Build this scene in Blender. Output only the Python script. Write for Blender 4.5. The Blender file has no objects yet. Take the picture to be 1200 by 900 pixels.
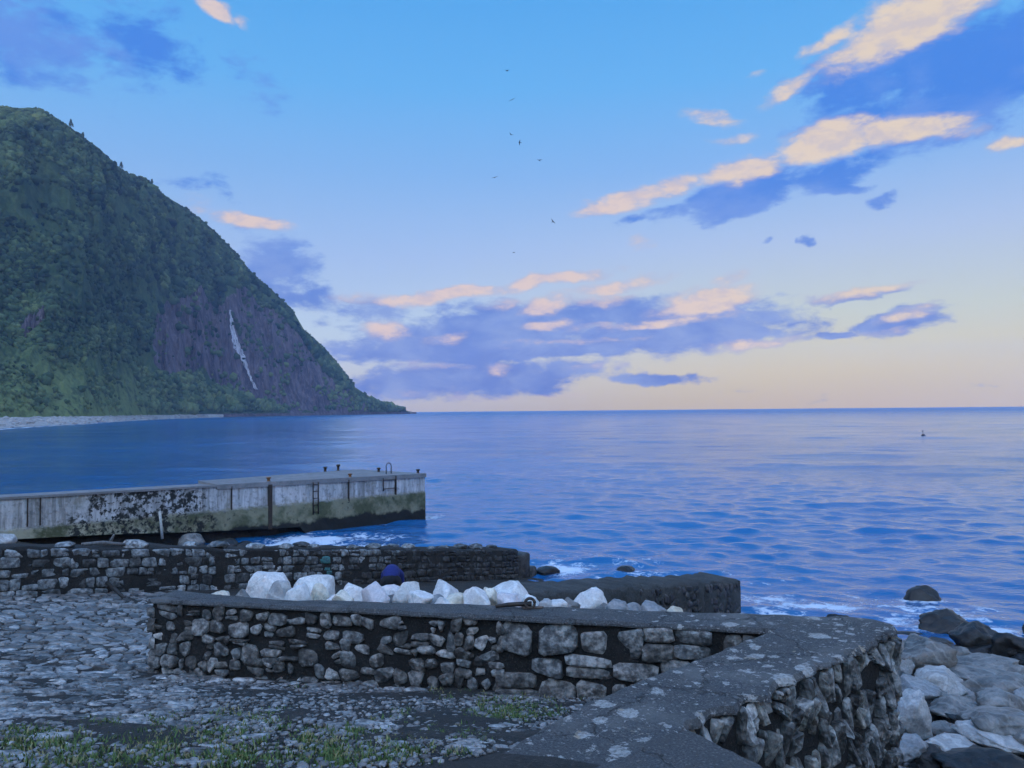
import bpy, bmesh, math, random
import numpy as np
from mathutils import Vector, Matrix, Euler
from mathutils.bvhtree import BVHTree

S = bpy.context.scene
C = S.collection
rad = math.radians

# ------------------------------------------------------------------ camera
EYE = np.array([0.0, 0.0, 6.0])          # sea level is z = 0
FPX = 900.0                              # focal length in photo pixels (1200 x 900)
PITCH, ROLL = math.atan(31 / FPX), -rad(0.53)
cam = bpy.data.cameras.new('camera')
cam.sensor_width = 36.0
cam.lens = 36.0 * FPX / 1200.0
cam.clip_start, cam.clip_end = 0.1, 60000.0
cam_o = bpy.data.objects.new('camera', cam)
C.objects.link(cam_o)
CAM_R = Euler((math.pi / 2 + PITCH, 0, 0)).to_matrix() @ Matrix.Rotation(ROLL, 3, 'Z')
cam_o.matrix_world = Matrix.Translation(Vector(EYE)) @ CAM_R.to_4x4()
S.camera = cam_o
RM = np.array(CAM_R)

def ray(u, v):
    return RM @ np.array([(u - 600) / FPX, -(v - 450) / FPX, -1.0])
def P(u, v, z):                          # pixel -> point on the level z
    d = ray(u, v); t = (z - EYE[2]) / d[2]
    return EYE + d * t
def D(u, v, y):                          # pixel -> point at the depth y
    d = ray(u, v)
    return EYE + d * (y / d[1])
def proj(p):
    q = (np.asarray(p, float) - EYE) @ RM
    w = np.maximum(-q[..., 2], 1e-6)
    return np.stack([600 + FPX * q[..., 0] / w, 450 - FPX * q[..., 1] / w], -1)

# ------------------------------------------------------------------ node helpers
class NT:
    def __init__(s, tree):
        s.t = tree; s.n = tree.nodes; s.l = tree.links
    def new(s, kind, **kw):
        n = s.n.new(kind)
        for k, v in kw.items(): setattr(n, k, v)
        return n
    def put(s, sock, v):
        if isinstance(v, bpy.types.NodeSocket): s.l.new(v, sock)
        elif v is not None:
            if sock.type in ('RGBA',) and len(v) == 3: v = (*v, 1)
            sock.default_value = v
    def math(s, op, a, b=None, c=None, clamp=False):
        n = s.new('ShaderNodeMath', operation=op, use_clamp=clamp)
        for i, x in enumerate((a, b, c)): s.put(n.inputs[i], x) if x is not None else None
        return n.outputs[0]
    def vec(s, op, a, b=None, scale=None):
        n = s.new('ShaderNodeVectorMath', operation=op)
        s.put(n.inputs[0], a)
        if b is not None: s.put(n.inputs[1], b)
        if scale is not None: s.put(n.inputs['Scale'], scale)
        return n.outputs['Value'] if op in ('LENGTH', 'DOT_PRODUCT') else n.outputs[0]
    def mapr(s, x, a, b, c=0.0, d=1.0, kind='SMOOTHSTEP'):
        n = s.new('ShaderNodeMapRange', interpolation_type=kind)
        for i, y in enumerate((x, a, b, c, d)): s.put(n.inputs[i], y)
        return n.outputs[0]
    def mix(s, f, a, b, blend='MIX'):
        n = s.new('ShaderNodeMix', data_type='RGBA', blend_type=blend)
        s.put(n.inputs[0], f); s.put(n.inputs[6], a); s.put(n.inputs[7], b)
        return n.outputs[2]
    def noise(s, v, scale, detail=4, rough=.5, dist=0.0, out=0):
        n = s.new('ShaderNodeTexNoise')
        if v is not None: s.put(n.inputs['Vector'], v)
        s.put(n.inputs['Scale'], scale); s.put(n.inputs['Detail'], detail)
        s.put(n.inputs['Roughness'], rough); s.put(n.inputs['Distortion'], dist)
        return n.outputs[out]
    def voro(s, v, scale, feature='F1', out=0, rnd=1.0):
        n = s.new('ShaderNodeTexVoronoi', feature=feature)
        if v is not None: s.put(n.inputs['Vector'], v)
        s.put(n.inputs['Scale'], scale); s.put(n.inputs['Randomness'], rnd)
        return n.outputs[out]
    def ramp(s, f, stops, interp='LINEAR'):
        n = s.new('ShaderNodeValToRGB'); cr = n.color_ramp; cr.interpolation = interp
        while len(cr.elements) < len(stops): cr.elements.new(.5)
        for e, (p, c) in zip(cr.elements, stops): e.position = p; e.color = (*c, 1)
        s.put(n.inputs[0], f)
        return n.outputs[0]
    def mapping(s, v, loc=(0, 0, 0), rot=(0, 0, 0), scale=(1, 1, 1), kind='POINT'):
        n = s.new('ShaderNodeMapping', vector_type=kind)
        s.put(n.inputs['Vector'], v)
        n.inputs['Location'].default_value = loc; n.inputs['Rotation'].default_value = rot
        n.inputs['Scale'].default_value = scale
        return n.outputs[0]

def lin(r, g, b):                        # sRGB 0-255 -> linear
    f = lambda c: c / 12.92 if c <= .04045 else ((c + .055) / 1.055) ** 2.4
    return tuple(f(c / 255) for c in (r, g, b))

# ------------------------------------------------------------------ sky and sun
SUN_AZ, SUN_EL = -168.0, 3.0             # the low sun stands behind an added, unseen ridge: all in view lies in its shade
world = bpy.data.worlds.new('World'); S.world = world; world.use_nodes = True
EXPO = .6
HAZE_D, HAZE_TOP, HAZE_R, HAZE_L = 1.15e-4, 505.0, 6300.0, (.145, .265, .56)
def build_world():
    w = NT(world.node_tree); w.n.clear()
    out = w.new('ShaderNodeOutputWorld'); bg = w.new('ShaderNodeBackground')
    w.l.new(bg.outputs[0], out.inputs[0])
    d = w.new('ShaderNodeTexCoord').outputs['Generated']
    d = w.vec('NORMALIZE', d)
    sep = w.new('ShaderNodeSeparateXYZ'); w.put(sep.inputs[0], d)
    X, Y, Z = sep.outputs
    el = w.math('ARCSINE', Z); az = w.math('ARCTAN2', X, Y)
    sky = w.new('ShaderNodeTexSky', sky_type='NISHITA', sun_disc=False)
    sky.sun_elevation = rad(SUN_EL); sky.sun_rotation = rad(SUN_AZ)
    sky.air_density = 1.0; sky.dust_density = .6; sky.ozone_density = 2.0
    nis = w.vec('SCALE', sky.outputs[0], scale=.11)
    # clear evening air: deep above, lavender, then pale to the sea horizon
    elf = w.math('DIVIDE', el, math.pi / 2)
    g = w.ramp(elf, [(0.0, lin(188, 194, 216)), (.022, lin(198, 207, 224)), (.065, lin(192, 214, 240)), (.125, lin(170, 200, 247)),
                     (.19, lin(140, 190, 249)), (.255, lin(112, 186, 252)), (.34, lin(90, 174, 248)), (.6, lin(92, 158, 232)), (1.0, lin(92, 152, 226))])
    gw = w.ramp(elf, [(0.0, lin(208, 199, 184)), (.03, lin(217, 210, 193)), (.075, lin(204, 215, 216)), (.13, lin(182, 205, 242)),
                      (.19, lin(142, 190, 249)), (.255, lin(112, 186, 252)), (.34, lin(90, 174, 248)), (.6, lin(92, 158, 232)), (1.0, lin(92, 152, 226))])
    warm = w.mapr(az, rad(-14), rad(24))
    warm = w.math('MULTIPLY', warm, w.mapr(az, rad(100), rad(170), 1, 0))
    base = w.mix(warm, g, gw)
    base = w.mix(.12, base, nis)
    # cloud fields, laid out by direction (azimuth, elevation)
    pos = w.new('ShaderNodeCombineXYZ'); w.put(pos.inputs[0], az); w.put(pos.inputs[1], el)
    dn = w.vec('MULTIPLY', d, (1, 1, 2.2))
    n1 = w.noise(dn, 5.5, 9, .58, .35, out=1)
    warp = w.vec('MULTIPLY', w.vec('SUBTRACT', n1, (.5, .5, .5)), (.10, .05, 0))
    pw = w.vec('ADD', pos.outputs[0], warp)
    fb = w.noise(w.vec('ADD', dn, (3.1, 1.7, .4)), 16, 9, .62, .4)
    fb2 = w.noise(w.vec('ADD', dn, (7.1, 4.7, 2.4)), 9, 8, .6, .3)
    fine = w.noise(w.vec('ADD', dn, (1.1, 9.7, 5.4)), 38, 7, .6, .2)
    def blob(pw, u, v, ru, rv, ang, st, soft):
        r = ray(u, v); r = r / np.linalg.norm(r)
        a, e = math.atan2(r[0], r[1]), math.asin(r[2])
        c2 = math.cos(a) ** 2
        m = w.mapping(pw, (a, e, 0), (0, 0, rad(ang)), (ru / FPX * (c2 * .8 + .2), rv / FPX, 1), 'TEXTURE')
        return w.mapr(w.vec('LENGTH', m), soft, 1.35, st, 0.0)
    def field(bl, soft):
        f = None
        for b in bl:
            q = pw
            if f is not None:              # chained, so that the clouds are worked out one after the other
                n = w.new('ShaderNodeVectorMath', operation='MULTIPLY_ADD')
                w.put(n.inputs[0], f); n.inputs[1].default_value = (1e-9,) * 3; w.put(n.inputs[2], pw); q = n.outputs[0]
            x = blob(q, *b, soft)
            f = x if f is None else w.math('MAXIMUM', f, x)
        return f
    shade = [(50, 45, 110, 48, 0, .62), (175, 62, 80, 42, -8, .6), (305, 92, 50, 30, -30, .42),
             (1095, 92, 165, 60, 8, .82), (1010, 190, 140, 16, 10, .66), (880, 226, 75, 20, 14, .86), (770, 252, 60, 8, 8, .6), (960, 92, 60, 26, 20, .5),
             (985, 219, 44, 6, -3, .62), (1038, 232, 20, 8, 15, .68), (908, 283, 9, 5, 0, .6), (950, 284, 10, 9, 0, .66),
             (330, 318, 62, 40, -28, .66), (350, 352, 70, 22, -10, .62), (215, 213, 46, 8, 0, .45), (262, 222, 30, 12, -10, .4),
             (560, 392, 150, 34, 4, .95), (690, 372, 130, 22, 6, .8), (800, 388, 150, 26, 3, .92), (520, 412, 170, 16, 2, .9), (640, 412, 210, 12, 2, .8),
             (570, 443, 170, 20, 3, .88), (470, 452, 90, 20, 0, .8), (768, 447, 52, 7, 0, .8), (640, 457, 70, 8, 2, .6), (440, 365, 60, 18, 0, .6),
             (1060, 376, 66, 13, 8, .9), (985, 392, 30, 5, -6, .75), (1000, 347, 64, 6, 7, .7), (1140, 447, 50, 3, 0, .4), (880, 460, 50, 4, 0, .35), (960, 462, 40, 4, 0, .35)]
    lit = [(1085, 16, 128, 25, 17, 1.0), (975, 46, 50, 10, 20, .75), (926, 103, 50, 9, 22, .85), (968, 165, 62, 18, 8, 1.0), (1045, 153, 80, 15, -2, .9), (1110, 155, 50, 10, 0, .6),
           (872, 201, 50, 13, 9, 1.0), (806, 220, 36, 11, 10, .85), (740, 238, 78, 10, 8, .92), (832, 138, 38, 9, -18, .7), (852, 163, 38, 6, 0, .55), (882, 85, 20, 5, 10, .4),
           (1185, 168, 34, 8, -5, .85), (262, 12, 28, 8, -18, .9), (292, 22, 14, 6, -25, .6), (302, 260, 48, 9, 0, .95), (215, 236, 40, 14, -15, .4),
           (520, 343, 95, 8, 8, .95), (640, 326, 78, 9, 9, .9), (635, 358, 40, 13, 14, .85), (718, 332, 60, 10, 8, .75), (700, 350, 55, 9, 4, .6), (590, 355, 40, 8, 4, .55),
           (822, 354, 66, 14, 6, .98), (858, 326, 36, 9, 10, .62), (800, 340, 20, 6, 20, .5), (452, 386, 27, 15, 0, .9), (510, 400, 36, 9, 10, .6), (760, 378, 120, 6, 4, .68), (640, 383, 60, 7, 6, .66),
           (872, 400, 64, 8, 7, .8), (585, 433, 20, 8, 0, .8), (660, 402, 120, 4, 2, .5), (700, 432, 70, 5, 2, .45), (500, 432, 70, 6, 2, .45),
           (1008, 343, 68, 6, 8, .8), (1072, 366, 46, 7, 10, .66), (1045, 388, 56, 5, 4, .5), (750, 285, 22, 9, 22, .5), (420, 352, 40, 9, 6, .6), (480, 463, 110, 7, 0, .4), (600, 466, 150, 6, 0, .4)]
    away = w.mapr(Y, .78, .45)           # the same kind of broken cloud goes on round the rest of the sky
    gen = w.math('MULTIPLY', w.math('MULTIPLY', w.mapr(fb2, .42, .60), away), w.mapr(el, .02, .12))
    cs = w.math('MAXIMUM', field([(u, v, ru * 1.22, rv * 1.35, an, st) for u, v, ru, rv, an, st in shade], .15), w.math('MULTIPLY', gen, .8))
    cl = w.math('MAXIMUM', field([(u, v, ru * 1.28, rv * 1.42, an, st) for u, v, ru, rv, an, st in lit], .1), w.math('MULTIPLY', w.math('MULTIPLY', gen, w.mapr(fine, .42, .56)), .95))
    nz = w.math('MULTIPLY', w.math('SUBTRACT', w.math('MULTIPLY_ADD', fb, .65, w.math('MULTIPLY', fine, .35)), .5), 1.9)
    nz2 = w.math('MULTIPLY', w.math('SUBTRACT', w.math('ADD', w.math('MULTIPLY', fb, .6), w.math('MULTIPLY', fine, .4)), .5), 1.6)
    ds = w.mapr(w.math('ADD', cs, nz), .24, .66)
    dl = w.mapr(w.math('ADD', cl, nz2), .26, .86)
    ds = w.math('MULTIPLY', ds, w.mapr(cs, .02, .2)); dl = w.math('MULTIPLY', dl, w.mapr(cl, .02, .25))
    lowf = w.mapr(el, .06, .33)
    shc = w.mix(lowf, lin(112, 143, 212), lin(78, 137, 228))
    shc = w.mix(w.math('MULTIPLY', w.mapr(fb2, .38, .64), .6), shc, w.mix(lowf, lin(158, 180, 224), lin(120, 160, 232)))
    ltc = w.mix(w.mapr(az, rad(0), rad(30)), lin(222, 204, 202), lin(228, 212, 194))
    ltc = w.mix(w.math('MULTIPLY_ADD', w.mapr(fine, .36, .60), .45, w.math('MULTIPLY', w.mapr(dl, .25, .95), .55)), lin(178, 178, 208), ltc)
    col = w.mix(w.math('MULTIPLY', ds, .93), base, shc)
    col = w.mix(w.math('MULTIPLY', dl, .95), col, ltc)
    col = w.vec('SCALE', col, scale=w.mapr(el, rad(30), rad(58), 2 ** -EXPO, 1.0))  # sky overhead, out of view, kept brighter to light the scene
    # sunset side of the sky, behind the photographer, brightened to light the foreground
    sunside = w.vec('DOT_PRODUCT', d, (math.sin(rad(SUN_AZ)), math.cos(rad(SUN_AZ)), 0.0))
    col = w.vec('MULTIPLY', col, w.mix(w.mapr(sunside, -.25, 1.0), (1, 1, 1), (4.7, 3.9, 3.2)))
    # the colours above are the sky as seen from the shore; take off what the haze in front of it adds and hides
    path = w.math('MINIMUM', w.math('DIVIDE', HAZE_TOP - 6, w.math('MAXIMUM', Z, .001)), HAZE_R)
    T = w.math('POWER', math.e, w.math('MULTIPLY', path, -HAZE_D))
    air = w.vec('SCALE', HAZE_L, scale=w.math('SUBTRACT', 1.0, T))
    col = w.vec('SCALE', w.vec('SUBTRACT', col, air), scale=w.math('DIVIDE', 1.0, T))
    col = w.vec('MAXIMUM', col, (.02, .03, .05))
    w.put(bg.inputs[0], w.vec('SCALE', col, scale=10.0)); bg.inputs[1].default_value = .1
build_world()
world.cycles.sampling_method = 'NONE'

sun = bpy.data.lights.new('sun', 'SUN'); sun.energy = 2.0; sun.angle = rad(.5); sun.color = (1, .86, .68)
sun_o = bpy.data.objects.new('sun', sun); C.objects.link(sun_o)
sdir = Vector((math.sin(rad(SUN_AZ)) * math.cos(rad(SUN_EL)), math.cos(rad(SUN_AZ)) * math.cos(rad(SUN_EL)), math.sin(rad(SUN_EL))))
sun_o.rotation_euler = sdir.to_track_quat('Z', 'Y').to_euler()
sun_o.location = (-40, 0, 60)

S.view_settings.view_transform = 'Standard'; S.view_settings.look = 'None'
S.view_settings.exposure = EXPO; S.view_settings.gamma = 1.0
S.view_settings.use_curve_mapping = False
S.render.engine = 'CYCLES'
S.cycles.max_bounces = 5; S.cycles.diffuse_bounces = 3; S.cycles.glossy_bounces = 3; S.cycles.volume_bounces = 1
S.cycles.use_denoising = True
S.cycles.use_adaptive_sampling = True; S.cycles.adaptive_threshold = .015
S.cycles.caustics_reflective = False; S.cycles.caustics_refractive = False

# ------------------------------------------------------------------ numpy noise
_rs = np.random.RandomState(7)
_PERM = np.concatenate([_rs.permutation(512)] * 3)
_GR = _rs.normal(size=(512, 3)); _GR /= np.linalg.norm(_GR, axis=1)[:, None]
def perlin(p):
    p = np.asarray(p, float)
    i = np.floor(p).astype(int); f = p - i; i &= 511
    s = f * f * f * (f * (f * 6 - 15) + 10)
    res = 0
    for a in (0, 1):
        for b in (0, 1):
            for c in (0, 1):
                h = _PERM[_PERM[_PERM[(i[:, 0] + a) & 511] + ((i[:, 1] + b) & 511)] + ((i[:, 2] + c) & 511)]
                g = _GR[h]
                dd = (g * (f - np.array([a, b, c]))).sum(1)
                w_ = (s[:, 0] if a else 1 - s[:, 0]) * (s[:, 1] if b else 1 - s[:, 1]) * (s[:, 2] if c else 1 - s[:, 2])
                res = res + dd * w_
    return res * 1.5
def fbm(p, octs=4, gain=.5, lac=2.03):
    p = np.asarray(p, float); a, t = 1.0, 0
    for k in range(octs):
        t = t + a * perlin(p + k * 17.3); p = p * lac; a *= gain
    return t
def ridged(p, octs=4, gain=.5):
    p = np.asarray(p, float); a, t = 1.0, 0
    for k in range(octs):
        t = t + a * (1 - np.abs(perlin(p + k * 9.7)) * 2); p = p * 2.03; a *= gain
    return t
def v3(x, y, z=0.0):
    x, y, z = np.broadcast_arrays(np.asarray(x, float), np.asarray(y, float), np.asarray(z, float))
    return np.stack([x.ravel(), y.ravel(), z.ravel()], 1)
def sst(x, a, b):
    t = np.clip((np.asarray(x, float) - a) / (b - a), 0, 1); return t * t * (3 - 2 * t)

# ------------------------------------------------------------------ object helpers
def mesh(name, verts, faces, mat=None, smooth=True):
    me = bpy.data.meshes.new(name)
    verts = np.asarray(verts, np.float32)
    if isinstance(faces, np.ndarray):
        n, k = faces.shape
        me.vertices.add(len(verts)); me.vertices.foreach_set('co', verts.ravel())
        me.loops.add(n * k); me.loops.foreach_set('vertex_index', faces.astype(np.int32).ravel())
        me.polygons.add(n); me.polygons.foreach_set('loop_start', np.arange(0, n * k, k, dtype=np.int32))
        me.polygons.foreach_set('loop_total', np.full(n, k, np.int32))
        me.update(calc_edges=True)
    else:
        me.from_pydata([tuple(map(float, v)) for v in verts], [], faces)
    me.polygons.foreach_set('use_smooth', np.full(len(me.polygons), smooth))
    if mat: me.materials.append(mat)
    return me
def add(name, me, parent=None, label=None, cat=None, group=None, kind=None, loc=None):
    o = bpy.data.objects.new(name, me); C.objects.link(o)
    if loc is not None: o.location = tuple(map(float, loc))
    if parent is not None: o.parent = parent
    if label: o['label'] = label
    if cat: o['category'] = cat
    if group: o['group'] = group
    if kind: o['kind'] = kind
    return o
def attr(me, name, vals):
    a = me.attributes.new(name, 'FLOAT', 'POINT'); a.data.foreach_set('value', np.asarray(vals, np.float32))
def grid_faces(nr, nc):
    i = np.arange(nr - 1)[:, None] * nc + np.arange(nc - 1)[None]
    return np.stack([i, i + 1, i + nc + 1, i + nc], -1).reshape(-1, 4)
class MB:                                # collects boxes, tubes and lathes into one mesh
    def __init__(s): s.v = []; s.f = []
    def add(s, vs, fs):
        b = len(s.v); s.v += [tuple(map(float, v)) for v in vs]; s.f += [tuple(b + i for i in f) for f in fs]
    def prism(s, poly, z0, z1):          # poly: plan points; z0 / z1 numbers or lists
        n = len(poly); a = z0 if hasattr(z0, '__len__') else [z0] * n; b = z1 if hasattr(z1, '__len__') else [z1] * n
        vs = [(p[0], p[1], a[i]) for i, p in enumerate(poly)] + [(p[0], p[1], b[i]) for i, p in enumerate(poly)]
        fs = [tuple(range(n))[::-1], tuple(range(n, 2 * n))] + [(i, (i + 1) % n, n + (i + 1) % n, n + i) for i in range(n)]
        s.add(vs, fs)
    def tube(s, pts, r, n=8):
        pts = [Vector(p) for p in pts]; rs = r if hasattr(r, '__len__') else [r] * len(pts)
        vs, fs = [], []
        for i, p in enumerate(pts):
            t = (pts[min(i + 1, len(pts) - 1)] - pts[max(i - 1, 0)]).normalized()
            a = t.cross(Vector((0, 0, 1)) if abs(t.z) < .9 else Vector((1, 0, 0))).normalized(); b = t.cross(a)
            vs += [p + (a * math.cos(2 * math.pi * k / n) + b * math.sin(2 * math.pi * k / n)) * rs[i] for k in range(n)]
        for i in range(len(pts) - 1):
            fs += [(i * n + k, i * n + (k + 1) % n, (i + 1) * n + (k + 1) % n, (i + 1) * n + k) for k in range(n)]
        fs += [tuple(range(n))[::-1], tuple(range((len(pts) - 1) * n, len(pts) * n))]
        s.add(vs, fs)
    def lathe(s, c, prof, n=12):
        vs = [(c[0] + r * math.cos(2 * math.pi * k / n), c[1] + r * math.sin(2 * math.pi * k / n), c[2] + z) for r, z in prof for k in range(n)]
        fs = [(i * n + k, i * n + (k + 1) % n, (i + 1) * n + (k + 1) % n, (i + 1) * n + k) for i in range(len(prof) - 1) for k in range(n)]
        fs += [tuple(range(n))[::-1], tuple(range((len(prof) - 1) * n, len(prof) * n))]
        s.add(vs, fs)
    def mesh(s, name, mat, smooth=False): return mesh(name, s.v, s.f, mat, smooth)

# ------------------------------------------------------------------ materials
def mat(name):
    m = bpy.data.materials.new(name); m.use_nodes = True
    t = NT(m.node_tree); b = m.node_tree.nodes['Principled BSDF']
    return m, t, b
def wpos(t): return t.new('ShaderNodeNewGeometry').outputs['Position']
def orand(t): return t.new('ShaderNodeObjectInfo').outputs['Random']
def getattr_node(t, name): return t.new('ShaderNodeAttribute', attribute_name=name).outputs['Fac']
def bump(t, b, h, strength=.5, dist=.02):
    n = t.new('ShaderNodeBump'); n.inputs['Strength'].default_value = strength; n.inputs['Distance'].default_value = dist
    t.put(n.inputs['Height'], h); t.l.new(n.outputs[0], b.inputs['Normal'])

def m_stone(name, stops, lichen=.25, bmp=.6, rough=.85, grime=.55, nsc=14):
    m, t, b = mat(name); p = wpos(t)
    off = t.math('MULTIPLY', orand(t), 50.0)
    pp = t.vec('ADD', p, t.vec('SCALE', (1, 1, 1), scale=off))
    c = t.ramp(orand(t), stops)
    n1 = t.noise(pp, nsc, 8, .65); n2 = t.noise(pp, nsc * .35, 5, .6, .5)
    c = t.mix(t.mapr(n1, .36, .66), t.mix(1.0, c, (.25, .25, .26), 'MULTIPLY'), t.mix(1.0, c, (1.25, 1.25, 1.25), 'MULTIPLY'))
    li = t.mapr(t.math('ADD', t.math('MULTIPLY', n2, .55), t.math('MULTIPLY', n1, .45)), .54, .60)
    c = t.mix(t.math('MULTIPLY', li, lichen), c, (.46, .43, .40))
    gr = t.mapr(t.noise(p, 3.2, 6, .7), .48, .62)
    c = t.mix(t.math('MULTIPLY', gr, grime), c, (.02, .018, .016))
    t.put(b.inputs['Base Color'], c); b.inputs['Roughness'].default_value = rough
    bump(t, b, t.math('ADD', n1, t.math('MULTIPLY', t.voro(pp, nsc * 2.2), .5)), bmp, .03)
    return m
M_WALL = m_stone('wall_stone', [(0, (.09, .08, .07)), (.25, (.17, .152, .132)), (.5, (.25, .225, .20)), (.72, (.22, .22, .21)), (.88, (.36, .33, .30)), (1, (.60, .55, .50))], .5, .8, .7, .62, 11)
M_SLATE = m_stone('slate_stone', [(0, (.07, .065, .06)), (.3, (.18, .175, .16)), (.55, (.32, .32, .31)), (.8, (.30, .27, .22)), (1, (.58, .56, .53))], .55, .9, .38, .62, 9)
M_BLOCK = m_stone('block_stone', [(0, (.06, .06, .06)), (.3, (.14, .145, .145)), (.6, (.24, .25, .25)), (.85, (.34, .35, .35)), (1, (.50, .50, .49))], .2, .6, .6, .6, 9)
M_COBBLE = m_stone('cobble_stone', [(0, (.12, .11, .10)), (.3, (.24, .225, .21)), (.6, (.36, .345, .325)), (.85, (.46, .44, .42)), (1, (.60, .57, .54))], .3, .7, .40, .5, 12)

def m_earth(name, c1, c2, c3, rough=.95, sc=6.0, bd=.03):
    m, t, b = mat(name); p = wpos(t)
    n1 = t.noise(p, sc, 10, .7); n2 = t.noise(p, sc * 6, 6, .7); n3 = t.noise(p, sc * .25, 4, .6)
    c = t.mix(t.mapr(n1, .35, .65), c1, c2)
    c = t.mix(t.math('MULTIPLY', t.mapr(n2, .52, .68), .7), c, c3)
    c = t.mix(t.math('MULTIPLY', t.mapr(n3, .42, .62), .5), c, c1)
    t.put(b.inputs['Base Color'], c); b.inputs['Roughness'].default_value = rough
    bump(t, b, t.math('ADD', n1, t.math('MULTIPLY', n2, .6)), .8, bd)
    return m
M_MORTAR = m_earth('dark_mortar', (.008, .007, .006), (.026, .022, .019), (.10, .088, .076), .95, 9, .06)
M_EARTH = m_earth('dark_earth', (.012, .010, .008), (.040, .034, .027), (.13, .115, .098), .9, 5, .05)
M_ROCKCORE = m_earth('dark_rock', (.018, .018, .018), (.04, .038, .036), (.075, .07, .066), .85, 3, .08)
M_SHINGLE = m_earth('shingle', (.05, .05, .052), (.12, .12, .13), (.22, .22, .23), .9, 4, .05)

def m_cap():
    m, t, b = mat('weathered_render'); p = wpos(t)
    n1 = t.noise(p, 55, 5, .75); n2 = t.noise(p, 3.5, 6, .65); n3 = t.noise(p, 130, 3, .6)
    c = t.mix(t.mapr(n1, .35, .7), (.030, .029, .029), (.115, .112, .11))
    c = t.mix(t.math('MULTIPLY', t.mapr(n3, .60, .72), .7), c, (.34, .33, .31))
    c = t.mix(t.math('MULTIPLY', t.mapr(n2, .45, .65), .5), c, (.06, .058, .054))
    # round crusts of pale lichen: many on the seaward arm, few on the long arm
    zone = getattr_node(t, 'lichen')
    pd = t.vec('ADD', p, t.vec('SCALE', t.vec('SUBTRACT', t.noise(p, 10, 7, .7, out=1), (.5, .5, .5)), scale=.22))
    def crust(sc, thr, lo, hi):
        v = t.new('ShaderNodeTexVoronoi', feature='F1'); t.put(v.inputs['Vector'], pd); v.inputs['Scale'].default_value = sc
        r = t.new('ShaderNodeSeparateColor'); t.put(r.inputs[0], v.outputs['Color'])
        keep = t.mapr(t.math('ADD', r.outputs[0], t.math('MULTIPLY', zone, .62)), thr, thr + .05)
        size = t.math('MULTIPLY_ADD', r.outputs[1], hi - lo, lo)
        d = t.math('SUBTRACT', size, v.outputs['Distance'])
        return t.math('MULTIPLY', t.mapr(d, -.015, .03), keep)
    li = t.math('MAXIMUM', crust(4.2, 1.02, .16, .48), crust(9.0, 1.12, .12, .42))
    li = t.math('MAXIMUM', li, t.math('MULTIPLY', crust(21, 1.1, .1, .4), .8))
    li = t.math('MULTIPLY', li, t.mapr(t.math('ADD', t.math('MULTIPLY', n1, .6), t.math('MULTIPLY', t.noise(p, 22, 6, .75), .4)), .36, .52, .1, 1.0))
    cr = t.mapr(t.voro(t.vec('ADD', p, t.vec('SCALE', t.noise(p, 2.5, 6, .7, out=1), scale=.55)), .75, 'DISTANCE_TO_EDGE'), .010, .0)
    peb = t.mapr(t.voro(p, 26), .30, .16)
    c = t.mix(t.math('MULTIPLY', peb, .35), c, (.26, .25, .23))
    c = t.mix(t.math('MULTIPLY', t.mapr(t.noise(p, 1.1, 5, .7), .5, .66), .45), c, (.19, .18, .165))
    c = t.mix(t.math('MULTIPLY', cr, .85), c, (.012, .011, .010))
    lc = t.mix(t.mapr(t.noise(p, 30, 4), .4, .65), (.36, .34, .31), (.54, .51, .47))
    lc = t.mix(t.math('MULTIPLY', t.mapr(t.noise(p, 5, 3), .60, .68), .6), lc, (.36, .24, .10))
    c = t.mix(t.math('MULTIPLY', li, .92), c, lc)
    t.put(b.inputs['Base Color'], c); b.inputs['Roughness'].default_value = .8
    bump(t, b, t.math('ADD', t.math('ADD', n1, t.math('MULTIPLY', n3, .7)), t.math('ADD', t.math('MULTIPLY', n2, 1.2), t.math('SUBTRACT', t.math('ADD', t.math('MULTIPLY', li, .3), t.math('MULTIPLY', peb, .5)), t.math('MULTIPLY', cr, 1.5)))), .8, .014)
    return m
M_CAP = m_cap()

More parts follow.
